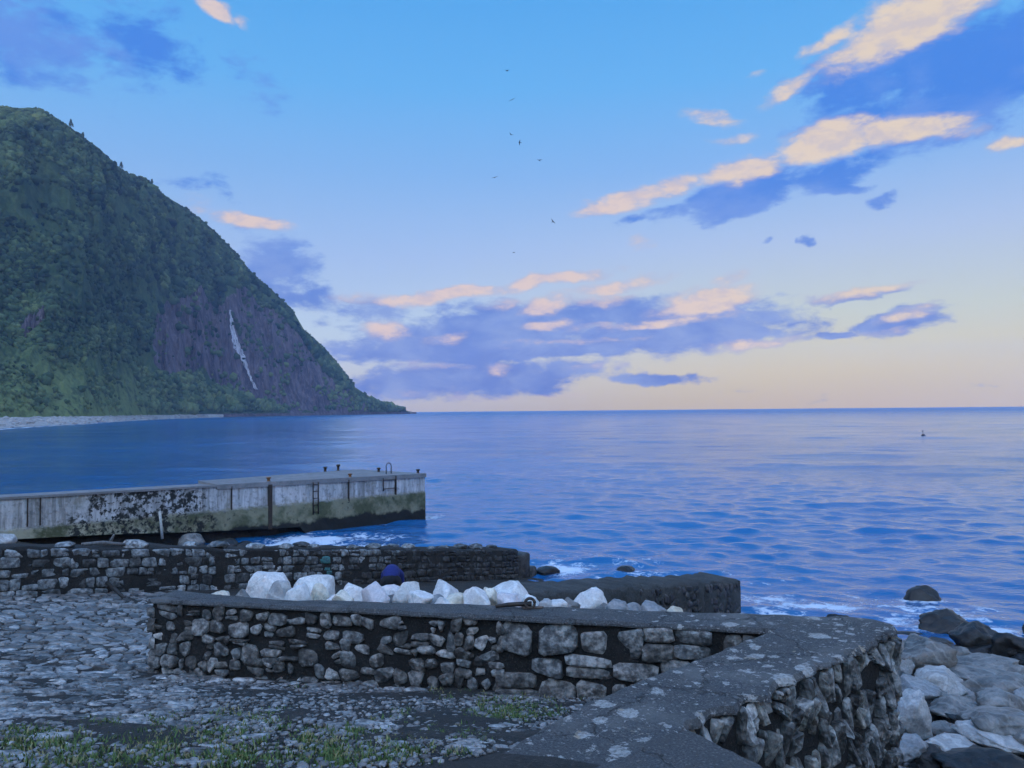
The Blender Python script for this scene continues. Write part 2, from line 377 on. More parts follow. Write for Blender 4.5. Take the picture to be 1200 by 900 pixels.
def m_boulder(name, c0, c1, c2, vein=(.75, .75, .77), vs=.5, rough=.6, tan=0.0, dark=.35):
    m, t, b = mat(name)
    o = t.new('ShaderNodeTexCoord').outputs['Object']; r = orand(t)
    o = t.vec('ADD', o, t.vec('SCALE', (1, .7, .4), scale=t.math('MULTIPLY', r, 37.0)))
    n1 = t.noise(o, 2.2, 8, .6, .6); n2 = t.noise(o, 9, 7, .65)
    w_ = t.new('ShaderNodeTexWave', wave_type='BANDS', bands_direction='DIAGONAL')
    t.put(w_.inputs['Vector'], o); w_.inputs['Scale'].default_value = 1.3; w_.inputs['Distortion'].default_value = 13.0
    w_.inputs['Detail'].default_value = 4; w_.inputs['Detail Scale'].default_value = 1.4
    c = t.mix(t.mapr(n1, .32, .68), c0, c1)
    c = t.mix(t.mapr(t.math('ADD', n1, t.math('MULTIPLY', r, .3)), .62, .9), c, c2)
    c = t.mix(t.math('MULTIPLY', t.mapr(w_.outputs[0], .72, .98), vs), c, vein)
    c = t.mix(t.math('MULTIPLY', t.mapr(n2, .56, .74), dark), c, tuple(x * .42 for x in c0))
    n3 = t.noise(o, 26, 6, .7)
    fr = t.mapr(t.voro(t.vec('ADD', o, t.vec('SCALE', t.noise(o, 3, 4, .6, out=1), scale=.5)), 1.2, 'DISTANCE_TO_EDGE'), .018, .0)
    c = t.mix(t.math('MULTIPLY', fr, t.math('MULTIPLY', t.mapr(n1, .5, .6), .4)), c, tuple(x * .3 for x in c0))
    c = t.mix(t.mapr(n3, .38, .62), t.mix(1.0, c, (.84, .84, .85), 'MULTIPLY'), t.mix(1.0, c, (1.06, 1.06, 1.06), 'MULTIPLY'))
    t.put(b.inputs['Base Color'], c); b.inputs['Roughness'].default_value = rough
    bump(t, b, t.math('ADD', t.math('ADD', n1, t.math('ADD', t.math('MULTIPLY', n2, .6), t.math('MULTIPLY', n3, .3))), t.math('SUBTRACT', t.math('MULTIPLY', w_.outputs[0], .08), t.math('MULTIPLY', fr, .12))), .65, .05)
    return m
M_PALE = m_boulder('pale_marbled_rock', (.58, .56, .54), (.80, .78, .75), (.70, .65, .61), (.88, .86, .83), .5, .5, 0, .4)
M_TAN = m_boulder('tan_rock', (.60, .51, .39), (.74, .66, .52), (.76, .70, .58), (.84, .80, .72), .3, .55)
M_ROSE = m_boulder('rosy_rock', (.60, .51, .52), (.74, .65, .64), (.62, .60, .62), (.84, .80, .78), .35, .55)
M_GREY = m_boulder('grey_rock', (.085, .082, .076), (.26, .245, .225), (.17, .145, .122), (.42, .40, .37), .3, .5, 0, .75)
M_BLUE = m_boulder('blue_grey_rock', (.16, .165, .17), (.30, .305, .31), (.23, .22, .205), (.46, .44, .42), .3, .42, 0, .5)
M_WHITE = m_boulder('whitish_rock', (.28, .27, .26), (.48, .46, .44), (.38, .35, .32), (.66, .64, .61), .4, .48, 0, .55)
M_WET = m_boulder('wet_black_rock', (.007, .006, .006), (.018, .016, .014), (.030, .024, .018), (.05, .045, .038), .3, .34)
M_WET.node_tree.nodes['Principled BSDF'].inputs['Specular IOR Level'].default_value = .4

def m_plain(name, c, rough=.7, metal=0.0, c2=None, sc=20, bmp=.2):
    m, t, b = mat(name)
    p = t.new('ShaderNodeTexCoord').outputs['Object']
    n = t.noise(p, sc, 6, .65)
    t.put(b.inputs['Base Color'], t.mix(t.mapr(n, .35, .68), c, c2 or tuple(x * .5 for x in c)))
    b.inputs['Roughness'].default_value = rough; b.inputs['Metallic'].default_value = metal
    bump(t, b, n, bmp, .01)
    return m
M_IRON = m_plain('black_iron', (.03, .027, .026), .6, .4, (.07, .045, .03))
M_RUST = m_plain('rusty_iron', (.30, .13, .045), .85, .1, (.12, .055, .03))
M_STEEL = m_plain('dull_steel', (.16, .17, .20), .5, .6)
M_JACKET = m_plain('blue_cloth', (.012, .022, .16), .85, 0, (.008, .014, .10), 30)
M_TROUSERS = m_plain('dark_cloth', (.012, .012, .016), .9)
M_SKIN = m_plain('skin', (.45, .27, .19), .55, 0, (.38, .22, .15), 10, .05)
M_HAIR = m_plain('dark_hair', (.012, .010, .009), .6)
M_WOOD = m_plain('weathered_driftwood', (.20, .19, .185), .85, 0, (.09, .085, .08), 15)
M_DARKWOOD = m_plain('wet_driftwood', (.02, .018, .017), .7, 0, (.04, .035, .03))
M_BIRD = m_plain('dark_feathers', (.03, .035, .05), .8)
M_TEAL = m_plain('teal_paint', (.06, .22, .22), .7, 0, (.05, .09, .10))
M_PVC = m_plain('pale_pipe', (.55, .54, .50), .5, 0, (.4, .38, .33))
M_WHITEWASH = m_plain('white_masonry', (.6, .6, .62), .8)
M_BUOY = m_plain('buoy_paint', (.03, .03, .045), .5)

def m_pier():
    m, t, b = mat('stained_pier_concrete'); p = wpos(t)
    sp = t.new('ShaderNodeSeparateXYZ'); t.put(sp.inputs[0], p); z = sp.outputs[2]; x = sp.outputs[0]
    st = t.noise(t.mapping(p, scale=(1.5, 1.5, .16)), 1.6, 9, .78)     # runs of rain water
    n1 = t.noise(p, 1.1, 8, .65); n2 = t.noise(p, 5, 7, .7)
    c = t.mix(t.mapr(st, .36, .62), (.22, .21, .20), (.60, .575, .57))
    c = t.mix(t.math('MULTIPLY', t.mapr(n2, .50, .66), .65), c, (.16, .15, .14))
    c = t.mix(t.math('MULTIPLY', t.mapr(n1, .54, .68), .6), c, (.20, .18, .13))
    zz = t.math('ADD', z, t.math('MULTIPLY', t.math('SUBTRACT', n2, .5), .5))
    alg = t.mapr(zz, 1.62, 1.42)
    ac = t.mix(t.mapr(n1, .38, .62), (.085, .09, .045), (.24, .22, .14))
    ac = t.mix(t.mapr(n2, .56, .70), ac, (.025, .03, .022))
    lft = t.mapr(x, -13.0, -16.5)
    ac = t.mix(t.math('MULTIPLY', lft, t.mapr(n1, .36, .55)), ac, (.38, .35, .25))
    c = t.mix(alg, c, ac)
    # blackened patch of spalled render half way along
    dx = t.math('ABSOLUTE', t.math('ADD', t.math('ADD', x, 15.9), t.math('MULTIPLY', t.math('SUBTRACT', t.noise(p, .9, 5, .7), .5), 5.0)))
    bl = t.math('MULTIPLY', t.mapr(dx, 2.2, 1.5), t.mapr(t.math('ADD', n2, t.math('MULTIPLY', n1, .6)), .74, .84))
    c = t.mix(bl, c, (.018, .018, .016))
    wet = t.mapr(t.math('ADD', z, t.math('MULTIPLY', t.math('SUBTRACT', n1, .5), .9)), .72, .5)
    c = t.mix(wet, c, (.012, .012, .011))
    t.put(b.inputs['Base Color'], c); b.inputs['Roughness'].default_value = .85
    bump(t, b, t.math('ADD', n2, t.math('MULTIPLY', n1, .5)), .5, .05)
    return m
M_PIER = m_pier()
M_DECK = m_earth('pier_deck', (.17, .165, .165), (.26, .25, .25), (.34, .33, .32), .85, 2.5, .02)

def m_sea():
    m, t, b = mat('sea_water'); p = wpos(t)
    p2 = t.vec('MULTIPLY', p, (1, 1, 0))
    rp = t.mapping(p2, rot=(0, 0, rad(12)), scale=(.55, 1.0, 1))
    h = t.math('ADD', t.noise(rp, 1.7, 5, .62, .5), t.math('MULTIPLY', t.noise(rp, 6.5, 3, .65, .4), .2))
    gust = t.mapr(t.noise(t.mapping(p2, scale=(.25, 1, 1)), .012, 4, .6), .35, .65, .6, 1.25)
    far = t.noise(t.mapping(p2, rot=(0, 0, rad(5)), scale=(.6, 1.0, 1)), .17, 4, .68, .3)
    h = t.math('ADD', t.math('MULTIPLY', h, gust), t.math('MULTIPLY', far, t.math('MULTIPLY', getattr_node(t, 'chop'), 14.0)))
    fo = getattr_node(t, 'foam')
    lace = t.math('MULTIPLY', t.mapr(t.voro(t.vec('ADD', p2, t.vec('SCALE', t.noise(p2, 1.3, 4, .6, out=1), scale=1.3)), 1.15, 'DISTANCE_TO_EDGE'), .30, .02), .6)
    nz = t.noise(p2, 2.6, 8, .72, .8)
    nb = t.noise(p2, .55, 4, .6)
    fm = t.mapr(t.math('ADD', t.math('ADD', fo, t.math('MULTIPLY', t.math('SUBTRACT', nb, .5), 1.0)), t.math('ADD', t.math('MULTIPLY', t.math('SUBTRACT', nz, .5), 1.7), t.math('MULTIPLY', lace, .25))), .62, 1.0)
    fm = t.math('MULTIPLY', fm, t.mapr(fo, .02, .2))
    deep = t.mix(t.mapr(t.noise(p2, .02, 3), .35, .65), (.012, .11, .28), (.018, .14, .34))
    t.put(b.inputs['Base Color'], t.mix(fm, deep, (.62, .68, .76)))
    t.put(b.inputs['Roughness'], t.math('MAXIMUM', getattr_node(t, 'chop'), t.math('MULTIPLY', fm, .6)))
    b.inputs['IOR'].default_value = 1.333
    bump(t, b, h, .8, .085)
    return m
M_SEA = m_sea()

def m_hill():
    m, t, b = mat('hillside'); p = wpos(t)
    rk = getattr_node(t, 'rock'); ml = getattr_node(t, 'meadow')
    n1 = t.noise(p, .012, 6, .6); n2 = t.noise(p, .08, 8, .7); n3 = t.noise(p, .35, 5, .7)
    g = t.mix(t.mapr(n1, .35, .65), (.036, .062, .030), (.062, .098, .038))
    g = t.mix(t.mapr(n2, .42, .70), g, (.092, .128, .050))
    g = t.mix(t.math('MULTIPLY', t.mapr(n3, .5, .7), .6), g, (.028, .042, .026))
    g = t.mix(t.math('MULTIPLY', ml, t.mapr(n2, .3, .6)), g, (.20, .25, .09))
    pr = t.mapping(p, scale=(1, 1, .25))
    r1 = t.noise(pr, .06, 9, .72, .6); r2 = t.noise(pr, .3, 6, .7)
    rc = t.mix(t.mapr(r1, .36, .66), (.06, .048, .055), (.17, .135, .145))
    rc = t.mix(t.math('MULTIPLY', t.mapr(r2, .5, .72), .7), rc, (.30, .25, .24))
    rc = t.mix(t.mapr(n2, .60, .76), rc, (.035, .05, .024))
    f = t.mapr(t.math('ADD', rk, t.math('MULTIPLY', t.math('SUBTRACT', n2, .5), .9)), .38, .62)
    t.put(b.inputs['Base Color'], t.mix(f, g, rc)); b.inputs['Roughness'].default_value = .95
    b.inputs['Specular IOR Level'].default_value = .1
    bump(t, b, t.math('ADD', n3, t.math('MULTIPLY', r2, .8)), .9, 2.5)
    return m
M_HILL = m_hill()
def m_shrub():
    m, t, b = mat('shrub_foliage'); p = wpos(t)
    v = getattr_node(t, 'tint')
    c = t.ramp(v, [(0, (.012, .026, .018)), (.35, (.042, .070, .036)), (.7, (.092, .135, .055)), (1, (.17, .215, .085))])
    n = t.noise(p, .7, 5, .7)
    c = t.mix(t.math('MULTIPLY', t.mapr(n, .45, .7), .6), c, (.026, .04, .024))
    t.put(b.inputs['Base Color'], c); b.inputs['Roughness'].default_value = .95; b.inputs['Specular IOR Level'].default_value = .1
    bump(t, b, n, .8, 1.2)
    return m
M_SHRUB = m_shrub()
M_TREE = m_plain('tree_leaves', (.016, .030, .018), .95, 0, (.03, .05, .025), 1.0)
M_BARK = m_plain('tree_bark', (.05, .04, .032), .95)
def m_fall():
    m, t, b = mat('falling_water'); p = wpos(t)
    n = t.noise(t.mapping(p, scale=(1, 1, .18)), .35, 6, .7)
    t.put(b.inputs['Base Color'], t.mix(t.mapr(n, .35, .6), (.16, .15, .17), (.62, .61, .62))); b.inputs['Roughness'].default_value = .6
    return m
M_FALL = m_fall()
def m_grass():
    m, t, b = mat('grass_blade')
    v = getattr_node(t, 'tint')
    c = t.ramp(v, [(0, (.035, .065, .013)), (.45, (.075, .13, .022)), (.8, (.12, .17, .038)), (1, (.28, .23, .11))])
    t.put(b.inputs['Base Color'], c); b.inputs['Roughness'].default_value = .7
    b.inputs['Subsurface Weight'].default_value = 0
    return m
M_GRASS = m_grass()
M_BEACH = m_earth('far_shingle', (.24, .23, .22), (.42, .41, .40), (.60, .58, .56), .95, .25, .5)

# ------------------------------------------------------------------ lie of the land (plan geometry, metres)
ZC = 3.70                                             # level of the rubble wall's capping
WA, WI = P(172, 702, ZC), P(905, 738, ZC)             # inner top edge of its long arm
wd = (WI - WA)[:2]; WL = np.linalg.norm(wd); wd = wd / WL
wn = np.array([wd[1], -wd[0]])                        # towards the camera
JO, JD = np.array([-10.0, 15.0]), np.array([.641, .768])   # slipway side wall: start and direction
JL = 16.54
JN = np.array([-JD[1], JD[0]])                        # away from the slipway, seaward left
KO = np.array([.68, 15.2])                            # start of the other side wall, parallel
def along(x, y): return (x - JO[0]) * JD[0] + (y - JO[1]) * JD[1]
def ramp_z(x, y): return 2.48 - .15 * along(x, y)
def ground_z(x, y):
    x = np.asarray(x, float); y = np.asarray(y, float)
    d1 = (x - WA[0]) * wn[0] + (y - WA[1]) * wn[1]    # >0 on the camera's side of the long arm
    s1 = ((x - WA[0]) * wd[0] + (y - WA[1]) * wd[1]) / WL
    near0 = 2.77 + .13 * np.clip(s1, 0, 1)
    near = np.minimum(near0 + .25 * np.maximum(d1, 0) + .1 * np.minimum(d1, 0) + .6 * np.minimum(d1 + 1.5, 0), 4.38)
    rz = ramp_z(x, y)
    slip = np.where(s1 < .02, np.maximum(rz, near), np.where(d1 > -.2, near, rz))
    dk = (x - KO[0]) * -JN[0] + (y - KO[1]) * -JN[1]  # >0 right of the far side wall
    beach = 1.0 - .1 * (y - 9.0) - .02 * np.maximum(x - 6, 0)
    kb = sst(dk, .3, 1.6)
    out = np.where(d1 > -.2, slip, slip * (1 - kb) + beach * kb)
    # mound of rubble tipped against the back of the wall
    mound = 2.88 - .25 * np.maximum(-d1 - 2.5, 0) - .3 * np.maximum(-d1 - 4.6, 0) - .9 * np.maximum(.10 - s1, 0) * WL - .9 * np.maximum(s1 - .86, 0) * WL
    out = np.where(d1 < -.2, np.maximum(out, mound), out)
    # seaward of the broad arm
    q0, q1 = P(806, 853, ZC)[:2], P(1050, 738, ZC)[:2]
    e = (q1 - q0) / np.linalg.norm(q1 - q0); en = np.array([e[1], -e[0]])
    r1 = (x - q0[0]) * en[0] + (y - q0[1]) * en[1]
    f0 = P(889, 898, ZC)[:2]; g = (f0 - q0) / np.linalg.norm(f0 - q0); gn = np.array([-g[1], g[0]])
    r2 = (x - q0[0]) * gn[0] + (y - q0[1]) * gn[1]
    sea_side = np.minimum(r1, r2)
    out = np.where((sea_side > -.45) & (d1 > -.3), np.where(sea_side > -.2, beach, np.minimum(out, 3.5)), out)
    out = np.where((d1 <= -.3) & (s1 > .93), np.minimum(out, beach + .3), out)
    dj = (x - JO[0]) * JN[0] + (y - JO[1]) * JN[1]
    left = 2.9 - .26 * along(x, y) - .03 * np.maximum(dj - 4, 0)
    out = np.where(dj > .45, left, out)
    return np.maximum(out, -2.5)

# ------------------------------------------------------------------ ground
def build_ground():
    xs = np.concatenate([np.linspace(-46, -14, 60)[:-1], np.linspace(-14, 10, 150)[:-1], np.linspace(10, 30, 30)])
    ys = np.concatenate([np.linspace(-14, 3, 30)[:-1], np.linspace(3, 18, 120)[:-1], np.linspace(18, 50, 90)])
    X, Y = np.meshgrid(xs, ys)
    Z = ground_z(X, Y)
    Z = Z + (fbm(v3(X * .9, Y * .9), 4).reshape(X.shape)) * .035 + fbm(v3(X * 4, Y * 4, 3), 3).reshape(X.shape) * .012
    me = mesh('ground', np.stack([X, Y, Z], -1).reshape(-1, 3), grid_faces(len(ys), len(xs)), M_EARTH)
    return add('ground', me, kind='structure', label='dark stony ground sloping down to the sea wall and slipway')
ground = build_ground()

# ------------------------------------------------------------------ headland
SIL = [(-2600, 300), (-700, 150), (-400, 130), (-200, 120), (-60, 124), (0, 125), (20, 126), (36, 126), (50, 129), (66, 139), (80, 148), (100, 163), (115, 174), (133, 191), (150, 203), (177, 213),
       (190, 227), (220, 245), (247, 267), (277, 297), (296, 321), (320, 341), (344, 365), (356, 386), (380, 407), (395, 425), (416, 454), (440, 469), (455, 475), (470, 479.5), (488, 482.2)]
SIL_U, SIL_V = np.array([s[0] for s in SIL], float), np.array([s[1] for s in SIL], float)
BASE = [(-3000, 260), (-700, 300), (-200, 400), (0, 480), (100, 600), (180, 860), (265, 1120), (400, 1480), (488, 1880)]
SHORE = [(-3000, 200), (-700, 250), (-200, 300), (0, 335), (100, 470), (180, 760), (240, 1040), (265, 1110), (400, 1470), (488, 1876)]
SLOPE = [(-3000, .8), (-200, .8), (0, .85), (150, 1.0), (270, 1.25), (400, 1.25), (488, 1.3)]
def table(t, u): return np.interp(u, [a for a, _ in t], [b for _, b in t])
CLIFF = [(176, 405), (186, 378), (200, 356), (222, 344), (238, 344), (262, 362), (276, 356), (284, 342), (304, 350), (322, 356), (345, 392), (372, 424), (400, 452), (424, 470), (446, 480), (400, 486), (330, 482), (300, 468), (262, 450), (232, 440), (205, 446), (184, 432)]
def inside(poly, u, v):
    r = np.zeros(u.shape, bool); n = len(poly)
    for i in range(n):
        (x0, y0), (x1, y1) = poly[i], poly[(i + 1) % n]
        c = ((y0 > v) != (y1 > v)); xx = (x1 - x0) * (v - y0) / ((y1 - y0) if y1 != y0 else 1e-9) + x0
        r ^= c & (u < xx)
    return r
def build_headland():
    us = np.concatenate([600 - 900 * np.tan(np.radians(np.linspace(104, 52, 70))).clip(-3.8, 3.8)[:0], np.linspace(-2600, -720, 40), np.linspace(-700, -30, 110)[:-1], np.linspace(-30, 488, 640)])
    rows = np.concatenate([np.linspace(-.03, 1, 350), 1 + np.linspace(.02, .9, 26)])
    U, Sx = np.meshgrid(us, rows)
    vs = np.interp(us, SIL_U, SIL_V)
    yb, k = table(BASE, us), table(SLOPE, us)
    hz = 481 - .0093 * (us - 600)
    dirs = np.array([ray(u, v) / ray(u, v)[1] for u, v in zip(us, vs)])
    elv = np.maximum(dirs[:, 2], .0008)
    fall = sst(us, 470, 488)
    yr = (k * yb) / (k - elv) ; yr = np.maximum(yr, yb + 8)
    zr = elv * yr + 6
    zr = zr * (1 - fall) + fall * np.minimum(zr, 3.5)
    yr = np.minimum(yr, 6000)
    w = np.cumsum(np.concatenate([[0], np.hypot(np.diff(dirs[:, 0] * yb), np.diff(yb))]))
    Wc = np.broadcast_to(w, U.shape)
    sf = np.clip(Sx, 0, 1)
    back = np.maximum(Sx - 1, 0)
    prof = sf + .10 * np.sin(2 * np.pi * sf) * -.5
    Yd = yb + (yr - yb) * Sx
    Z = zr * prof * (1 - back * .75) + np.where(Sx < 0, Sx * 60, 0) + .2
    X = dirs[:, 0] * Yd
    uv = proj(np.stack([X, Yd, Z], -1))
    su = uv[..., 0] + fbm(v3(Wc / 60, Sx * 8), 3).reshape(U.shape) * 9
    sv = uv[..., 1] + fbm(v3(Wc / 60, Sx * 8, 5), 3).reshape(U.shape) * 9
    rock = inside(CLIFF, su, sv).astype(float)
    rock = np.maximum(rock, .9 * inside([(20, 372), (34, 362), (60, 372), (62, 392), (30, 392)], su, sv))
    kr = np.ones(5) / 5
    for _ in range(2):
        rock = np.apply_along_axis(lambda m: np.convolve(m, kr, 'same'), 0, rock)
        rock = np.apply_along_axis(lambda m: np.convolve(m, kr, 'same'), 1, rock)
    rock = np.maximum(rock, sst(-Z, -7, -3) * (us > 225))
    size = zr / 300.0
    env = sst(sf, .02, .25) * (1 - .93 * sst(sf, .80, 1.0)) * np.clip(size, .05, 1.2)
    gul = (ridged(v3(Wc / 170 + Sx * .35, Sx * 1.1, 1), 3).reshape(U.shape) - .9) * 26
    med = fbm(v3(Wc / 42, Sx * 6 * np.clip(size, .2, 2), 2), 4).reshape(U.shape) * 9
    flute = ridged(v3(Wc / 34, Sx * 2.2, 4), 4).reshape(U.shape) * 9 + ridged(v3(Wc / 9, Sx * 2.5, 9), 2).reshape(U.shape) * 3.0
    fine = fbm(v3(Wc / 9, Sx * 38 * np.clip(size, .2, 2), 6), 3).reshape(U.shape)
    disp = env * (gul + med + (flute - 10) * rock * 1.1)
    disp = disp + fine * (1.9 * np.clip(size, .1, 1)) * (1 - .6 * rock) * (.25 + .75 * (1 - sst(sf, .93, 1.0)))
    nx = np.stack([-dirs[:, 0] * .5, np.full(len(us), -.62), np.full(len(us), .62)], -1)
    pts = np.stack([X, Yd, Z], -1) + disp[..., None] * nx[None]
    # rubble apron at the foot of the far cliff keeps the shoreline uneven
    pts[..., 2] = np.where(Sx < .0, pts[..., 2], np.maximum(pts[..., 2], .15))
    mead = sst(-(sf), -.30, -.06) * sst(-us, -260, -120)
    mead = np.maximum(mead, .8 * sst(sf, .86, .95) * sst(us, 330, 370))
    me = mesh('headland', pts.reshape(-1, 3), grid_faces(len(rows), len(us)), M_HILL)
    attr(me, 'rock', rock.ravel()); attr(me, 'meadow', np.broadcast_to(mead, U.shape).ravel())
    o = add('headland', me, kind='structure', label='steep green headland with a dark cliff falling to the sea')
    return o, pts, rock, np.broadcast_to(mead, U.shape), us, rows
headland, HP, HROCK, HMEAD, HU, HS = build_headland()
HBVH = BVHTree.FromPolygons([tuple(p) for p in HP.reshape(-1, 3)], [tuple(f) for f in grid_faces(len(HS), len(HU))])
def hit_hill(u, v):
    r = HBVH.ray_cast(Vector(EYE), Vector(ray(u, v)).normalized())
    return r[0]

def build_hills():                        # added ridge, out of view behind the camera, shaped to block the low sun
    az = np.radians(np.linspace(-236, -118, 120)); t = np.linspace(0, 1, 30)
    A, T = np.meshgrid(az, t)
    R = 700 + 1700 * T + 120 * fbm(v3(A * 3, T * 2, 3), 3).reshape(A.shape)
    ends = sst(np.degrees(A), -236, -224) * (1 - sst(np.degrees(A), -130, -118))
    Z = (470 * sst(T, 0, .5) * (1 - .5 * sst(T, .55, 1.0)) + 30 * fbm(v3(A * 8, T * 5, 1), 4).reshape(A.shape) * sst(T, .05, .3)) * (.25 + .75 * ends)
    pts = np.stack([R * np.sin(A), R * np.cos(A), np.clip(Z, 3, 495)], -1).reshape(-1, 3)
    me = mesh('hills', pts, grid_faces(len(t), len(az)), M_HILL); attr(me, 'rock', np.zeros(len(pts))); attr(me, 'meadow', np.full(len(pts), .3))
    add('hills', me, kind='structure', label='high green hills inland of the landing place')
build_hills()
def ico(sub):
    bm = bmesh.new(); bmesh.ops.create_icosphere(bm, subdivisions=sub, radius=1)
    v = np.array([x.co[:] for x in bm.verts]); f = np.array([[q.index for q in p.verts] for p in bm.faces]); bm.free()
    return v, f
ICO = {k: ico(k) for k in (1, 2, 3, 4)}

def build_shrubs():
    rs = np.random.RandomState(3)
    n = 60000
    ci = rs.randint(140, len(HU) - 2, n); ri = rs.randint(4, 352, n)
    p = HP[ri, ci]; keep = (HROCK[ri, ci] < .35) | (rs.rand(n) < .06)
    keep &= (rs.rand(n) > HMEAD[ri, ci] * .75) & (p[:, 2] > 9)
    # thickets and clearings
    dens = fbm(p * np.array([.014, .014, .02]), 4)
    keep &= rs.rand(n) < sst(dens, -.55, .25)
    p, dens, rw = p[keep][:27000], dens[keep][:27000], HS[ri[keep]][:27000]
    v, f = ICO[1]
    m = len(p)
    sz = (1.3 + 2.4 * rs.rand(m) ** 2 + 2.2 * (rs.rand(m) < .025)) * np.clip(p[:, 1] / 750, .62, 1.6)
    sz *= 1 - .6 * sst(rw, .86, .97)
    sc = np.stack([sz * (.8 + .5 * rs.rand(m)), sz * (.8 + .5 * rs.rand(m)), sz * (.7 + .6 * rs.rand(m))], 1)
    ang = rs.rand(m) * 6.28
    vv = v[None] * (1 + .6 * (rs.rand(m, len(v), 1) - .5)) * sc[:, None]
    ca, sa = np.cos(ang)[:, None], np.sin(ang)[:, None]
    x = vv[..., 0] * ca - vv[..., 1] * sa; y = vv[..., 0] * sa + vv[..., 1] * ca
    vv = np.stack([x, y, vv[..., 2]], -1) + p[:, None] + np.array([0, 0, .25]) * sz[:, None, None]
    ff = (f[None] + (np.arange(m) * len(v))[:, None, None]).reshape(-1, 3)
    me = mesh('hillside_shrubs', vv.reshape(-1, 3), ff, M_SHRUB)
    tint = np.clip(.40 + .42 * fbm(p * .03 + 5, 3) + .25 * dens + .5 * (rs.rand(m) - .5) + .35 * sst(-p[:, 2], -130, -20), 0, 1)
    attr(me, 'tint', np.repeat(tint, len(v)))
    add('hillside_shrubs', me, kind='stuff', label='dense dark green scrub covering the steep slope of the headland', cat='shrubs')
build_shrubs()

def build_beach():
    us = np.linspace(-900, 262, 260); t = np.linspace(0, 1, 14)
    pts = []
    ys, yb = table(SHORE, us), table(BASE, us)
    jit = fbm(v3(us / 30, 0), 3)
    for s in t:
        for i, u in enumerate(us):
            d = ray(u, 481 - .0093 * (u - 600)); d = d / d[1]
            y = ys[i] - 6 + (yb[i] + 14 - ys[i]) * s + jit[i] * 9 * (1 - s)
            pts.append((d[0] * y, y, -.7 + 5.2 * s ** .8 + .5 * math.sin(i * .9) * s * (1 - s)))
    pts = np.array(pts); pts[:, 2] += fbm(pts * .12, 3) * .35
    add('pebble_beach', mesh('pebble_beach', pts, grid_faces(len(t), len(us)), M_BEACH), kind='structure', label='grey pebble beach below the headland')
    # single large stones showing along that beach, too many and too small to pick apart
    rs = np.random.RandomState(5); v, f = ICO[1]; n = 2600
    i = rs.randint(60, 255, n); s = rs.randint(2, 13, n); p = pts.reshape(len(t), len(us), 3)[s, i] + np.stack([rs.normal(size=n) * 3, rs.normal(size=n) * 6, np.zeros(n)], 1)
    sz = .5 + 1.3 * rs.rand(n) ** 3
    vv = v[None] * (1 + .4 * (rs.rand(n, len(v), 1) - .5)) * sz[:, None, None] * np.array([1.3, 1, .7]) + p[:, None]
    ff = (f[None] + (np.arange(n) * len(v))[:, None, None]).reshape(-1, 3)
    add('beach_stones', mesh('beach_stones', vv.reshape(-1, 3), ff, M_BEACH, False), kind='stuff', label='pale stones strewn over the far pebble beach', cat='stones')
build_beach()

def build_waterfall():
    line = [(269, 363, 1.0), (271, 374, 1.9), (272, 386, 2.4), (275, 398, 3.2), (278, 408, 4.4), (283, 416, 3.4), (287, 426, 2.2), (291, 436, 1.2), (295, 446, 1.4), (300, 456, 1.8)]
    uu = np.interp(np.linspace(0, 9, 46), range(10), [a for a, _, _ in line]); vv = np.interp(np.linspace(0, 9, 46), range(10), [b for _, b, _ in line]); ww = np.interp(np.linspace(0, 9, 46), range(10), [c for _, _, c in line])
    rs = np.random.RandomState(2); cols = np.linspace(-1, 1, 7)
    hits = []
    for u, v, w_ in zip(uu, vv, ww):
        row = []
        for c in cols:
            h = hit_hill(u + c * w_ * (.8 + .4 * rs.rand()) + .5 * math.sin(v * .8), v)
            row.append(np.array(h) if h else None)
        hits.append(row)
    ymin = np.array([np.median([h[1] for h in r if h is not None]) for r in hits])
    ymin = np.convolve(np.pad(ymin, 3, 'edge'), np.ones(7) / 7, 'valid')
    front, rear = [], []
    for r, u, v, w_, y in zip(hits, uu, vv, ww, ymin):
        for c, h in zip(cols, r):
            yy = min(h[1] if h is not None else y, y + 6) - 1.2 - 1.5 * (1 - c * c)
            p = D(u + c * w_ * (.8 + .3 * rs.rand()) + .5 * math.sin(v * .8), v, yy); front.append(p); rear.append(p + np.array([0, 2.4, -.4]))
    nf = len(front); g = grid_faces(46, 7)
    faces = [tuple(q) for q in g] + [tuple(q[::-1] + nf) for q in g]
    for i in range(45):
        faces += [(i * 7, (i + 1) * 7, (i + 1) * 7 + nf, i * 7 + nf), (i * 7 + 6 + nf, (i + 1) * 7 + 6 + nf, (i + 1) * 7 + 6, i * 7 + 6)]
    add('waterfall', mesh('waterfall', front + rear, faces, M_FALL), label='thin white waterfall dropping down the dark cliff', cat='waterfall')
build_waterfall()

def ridge_tree(u, v, h, lab, seed):
    rs = np.random.RandomState(seed)
    b = None
    for dv in range(0, 16):
        b = hit_hill(u, v + dv)
        if b: break
    if not b: return
    t = add('ridge_tree', None, label=lab, cat='tree', loc=b)
    m = MB(); m.tube([(0, 0, -1), (.1, 0, h * .5), (0, .1, h * .95)], [.28, .18, .04], 6)
    add('trunk', m.mesh('trunk', M_BARK), t)
    n = 260; z = rs.rand(n) ** .8; r = (1.05 - z) * h * .34 * (.5 + .5 * rs.rand(n)); a = rs.rand(n) * 6.28
    c = np.stack([r * np.cos(a), r * np.sin(a), h * (.16 + .86 * z)], 1)
    q = rs.normal(size=(n, 4, 3)) * .5 + c[:, None]
    add('crown', mesh('crown', q.reshape(-1, 3), np.arange(n * 4).reshape(-1, 4), M_TREE, False), t)
ridge_tree(83, 146, 11, 'pointed dark tree standing alone high on the ridge', 1)
ridge_tree(142, 195, 10, 'dark tree on the lower notch of the ridge', 2)
ridge_tree(97, 160, 5, 'small bushy tree just below the pointed tree on the ridge', 3)
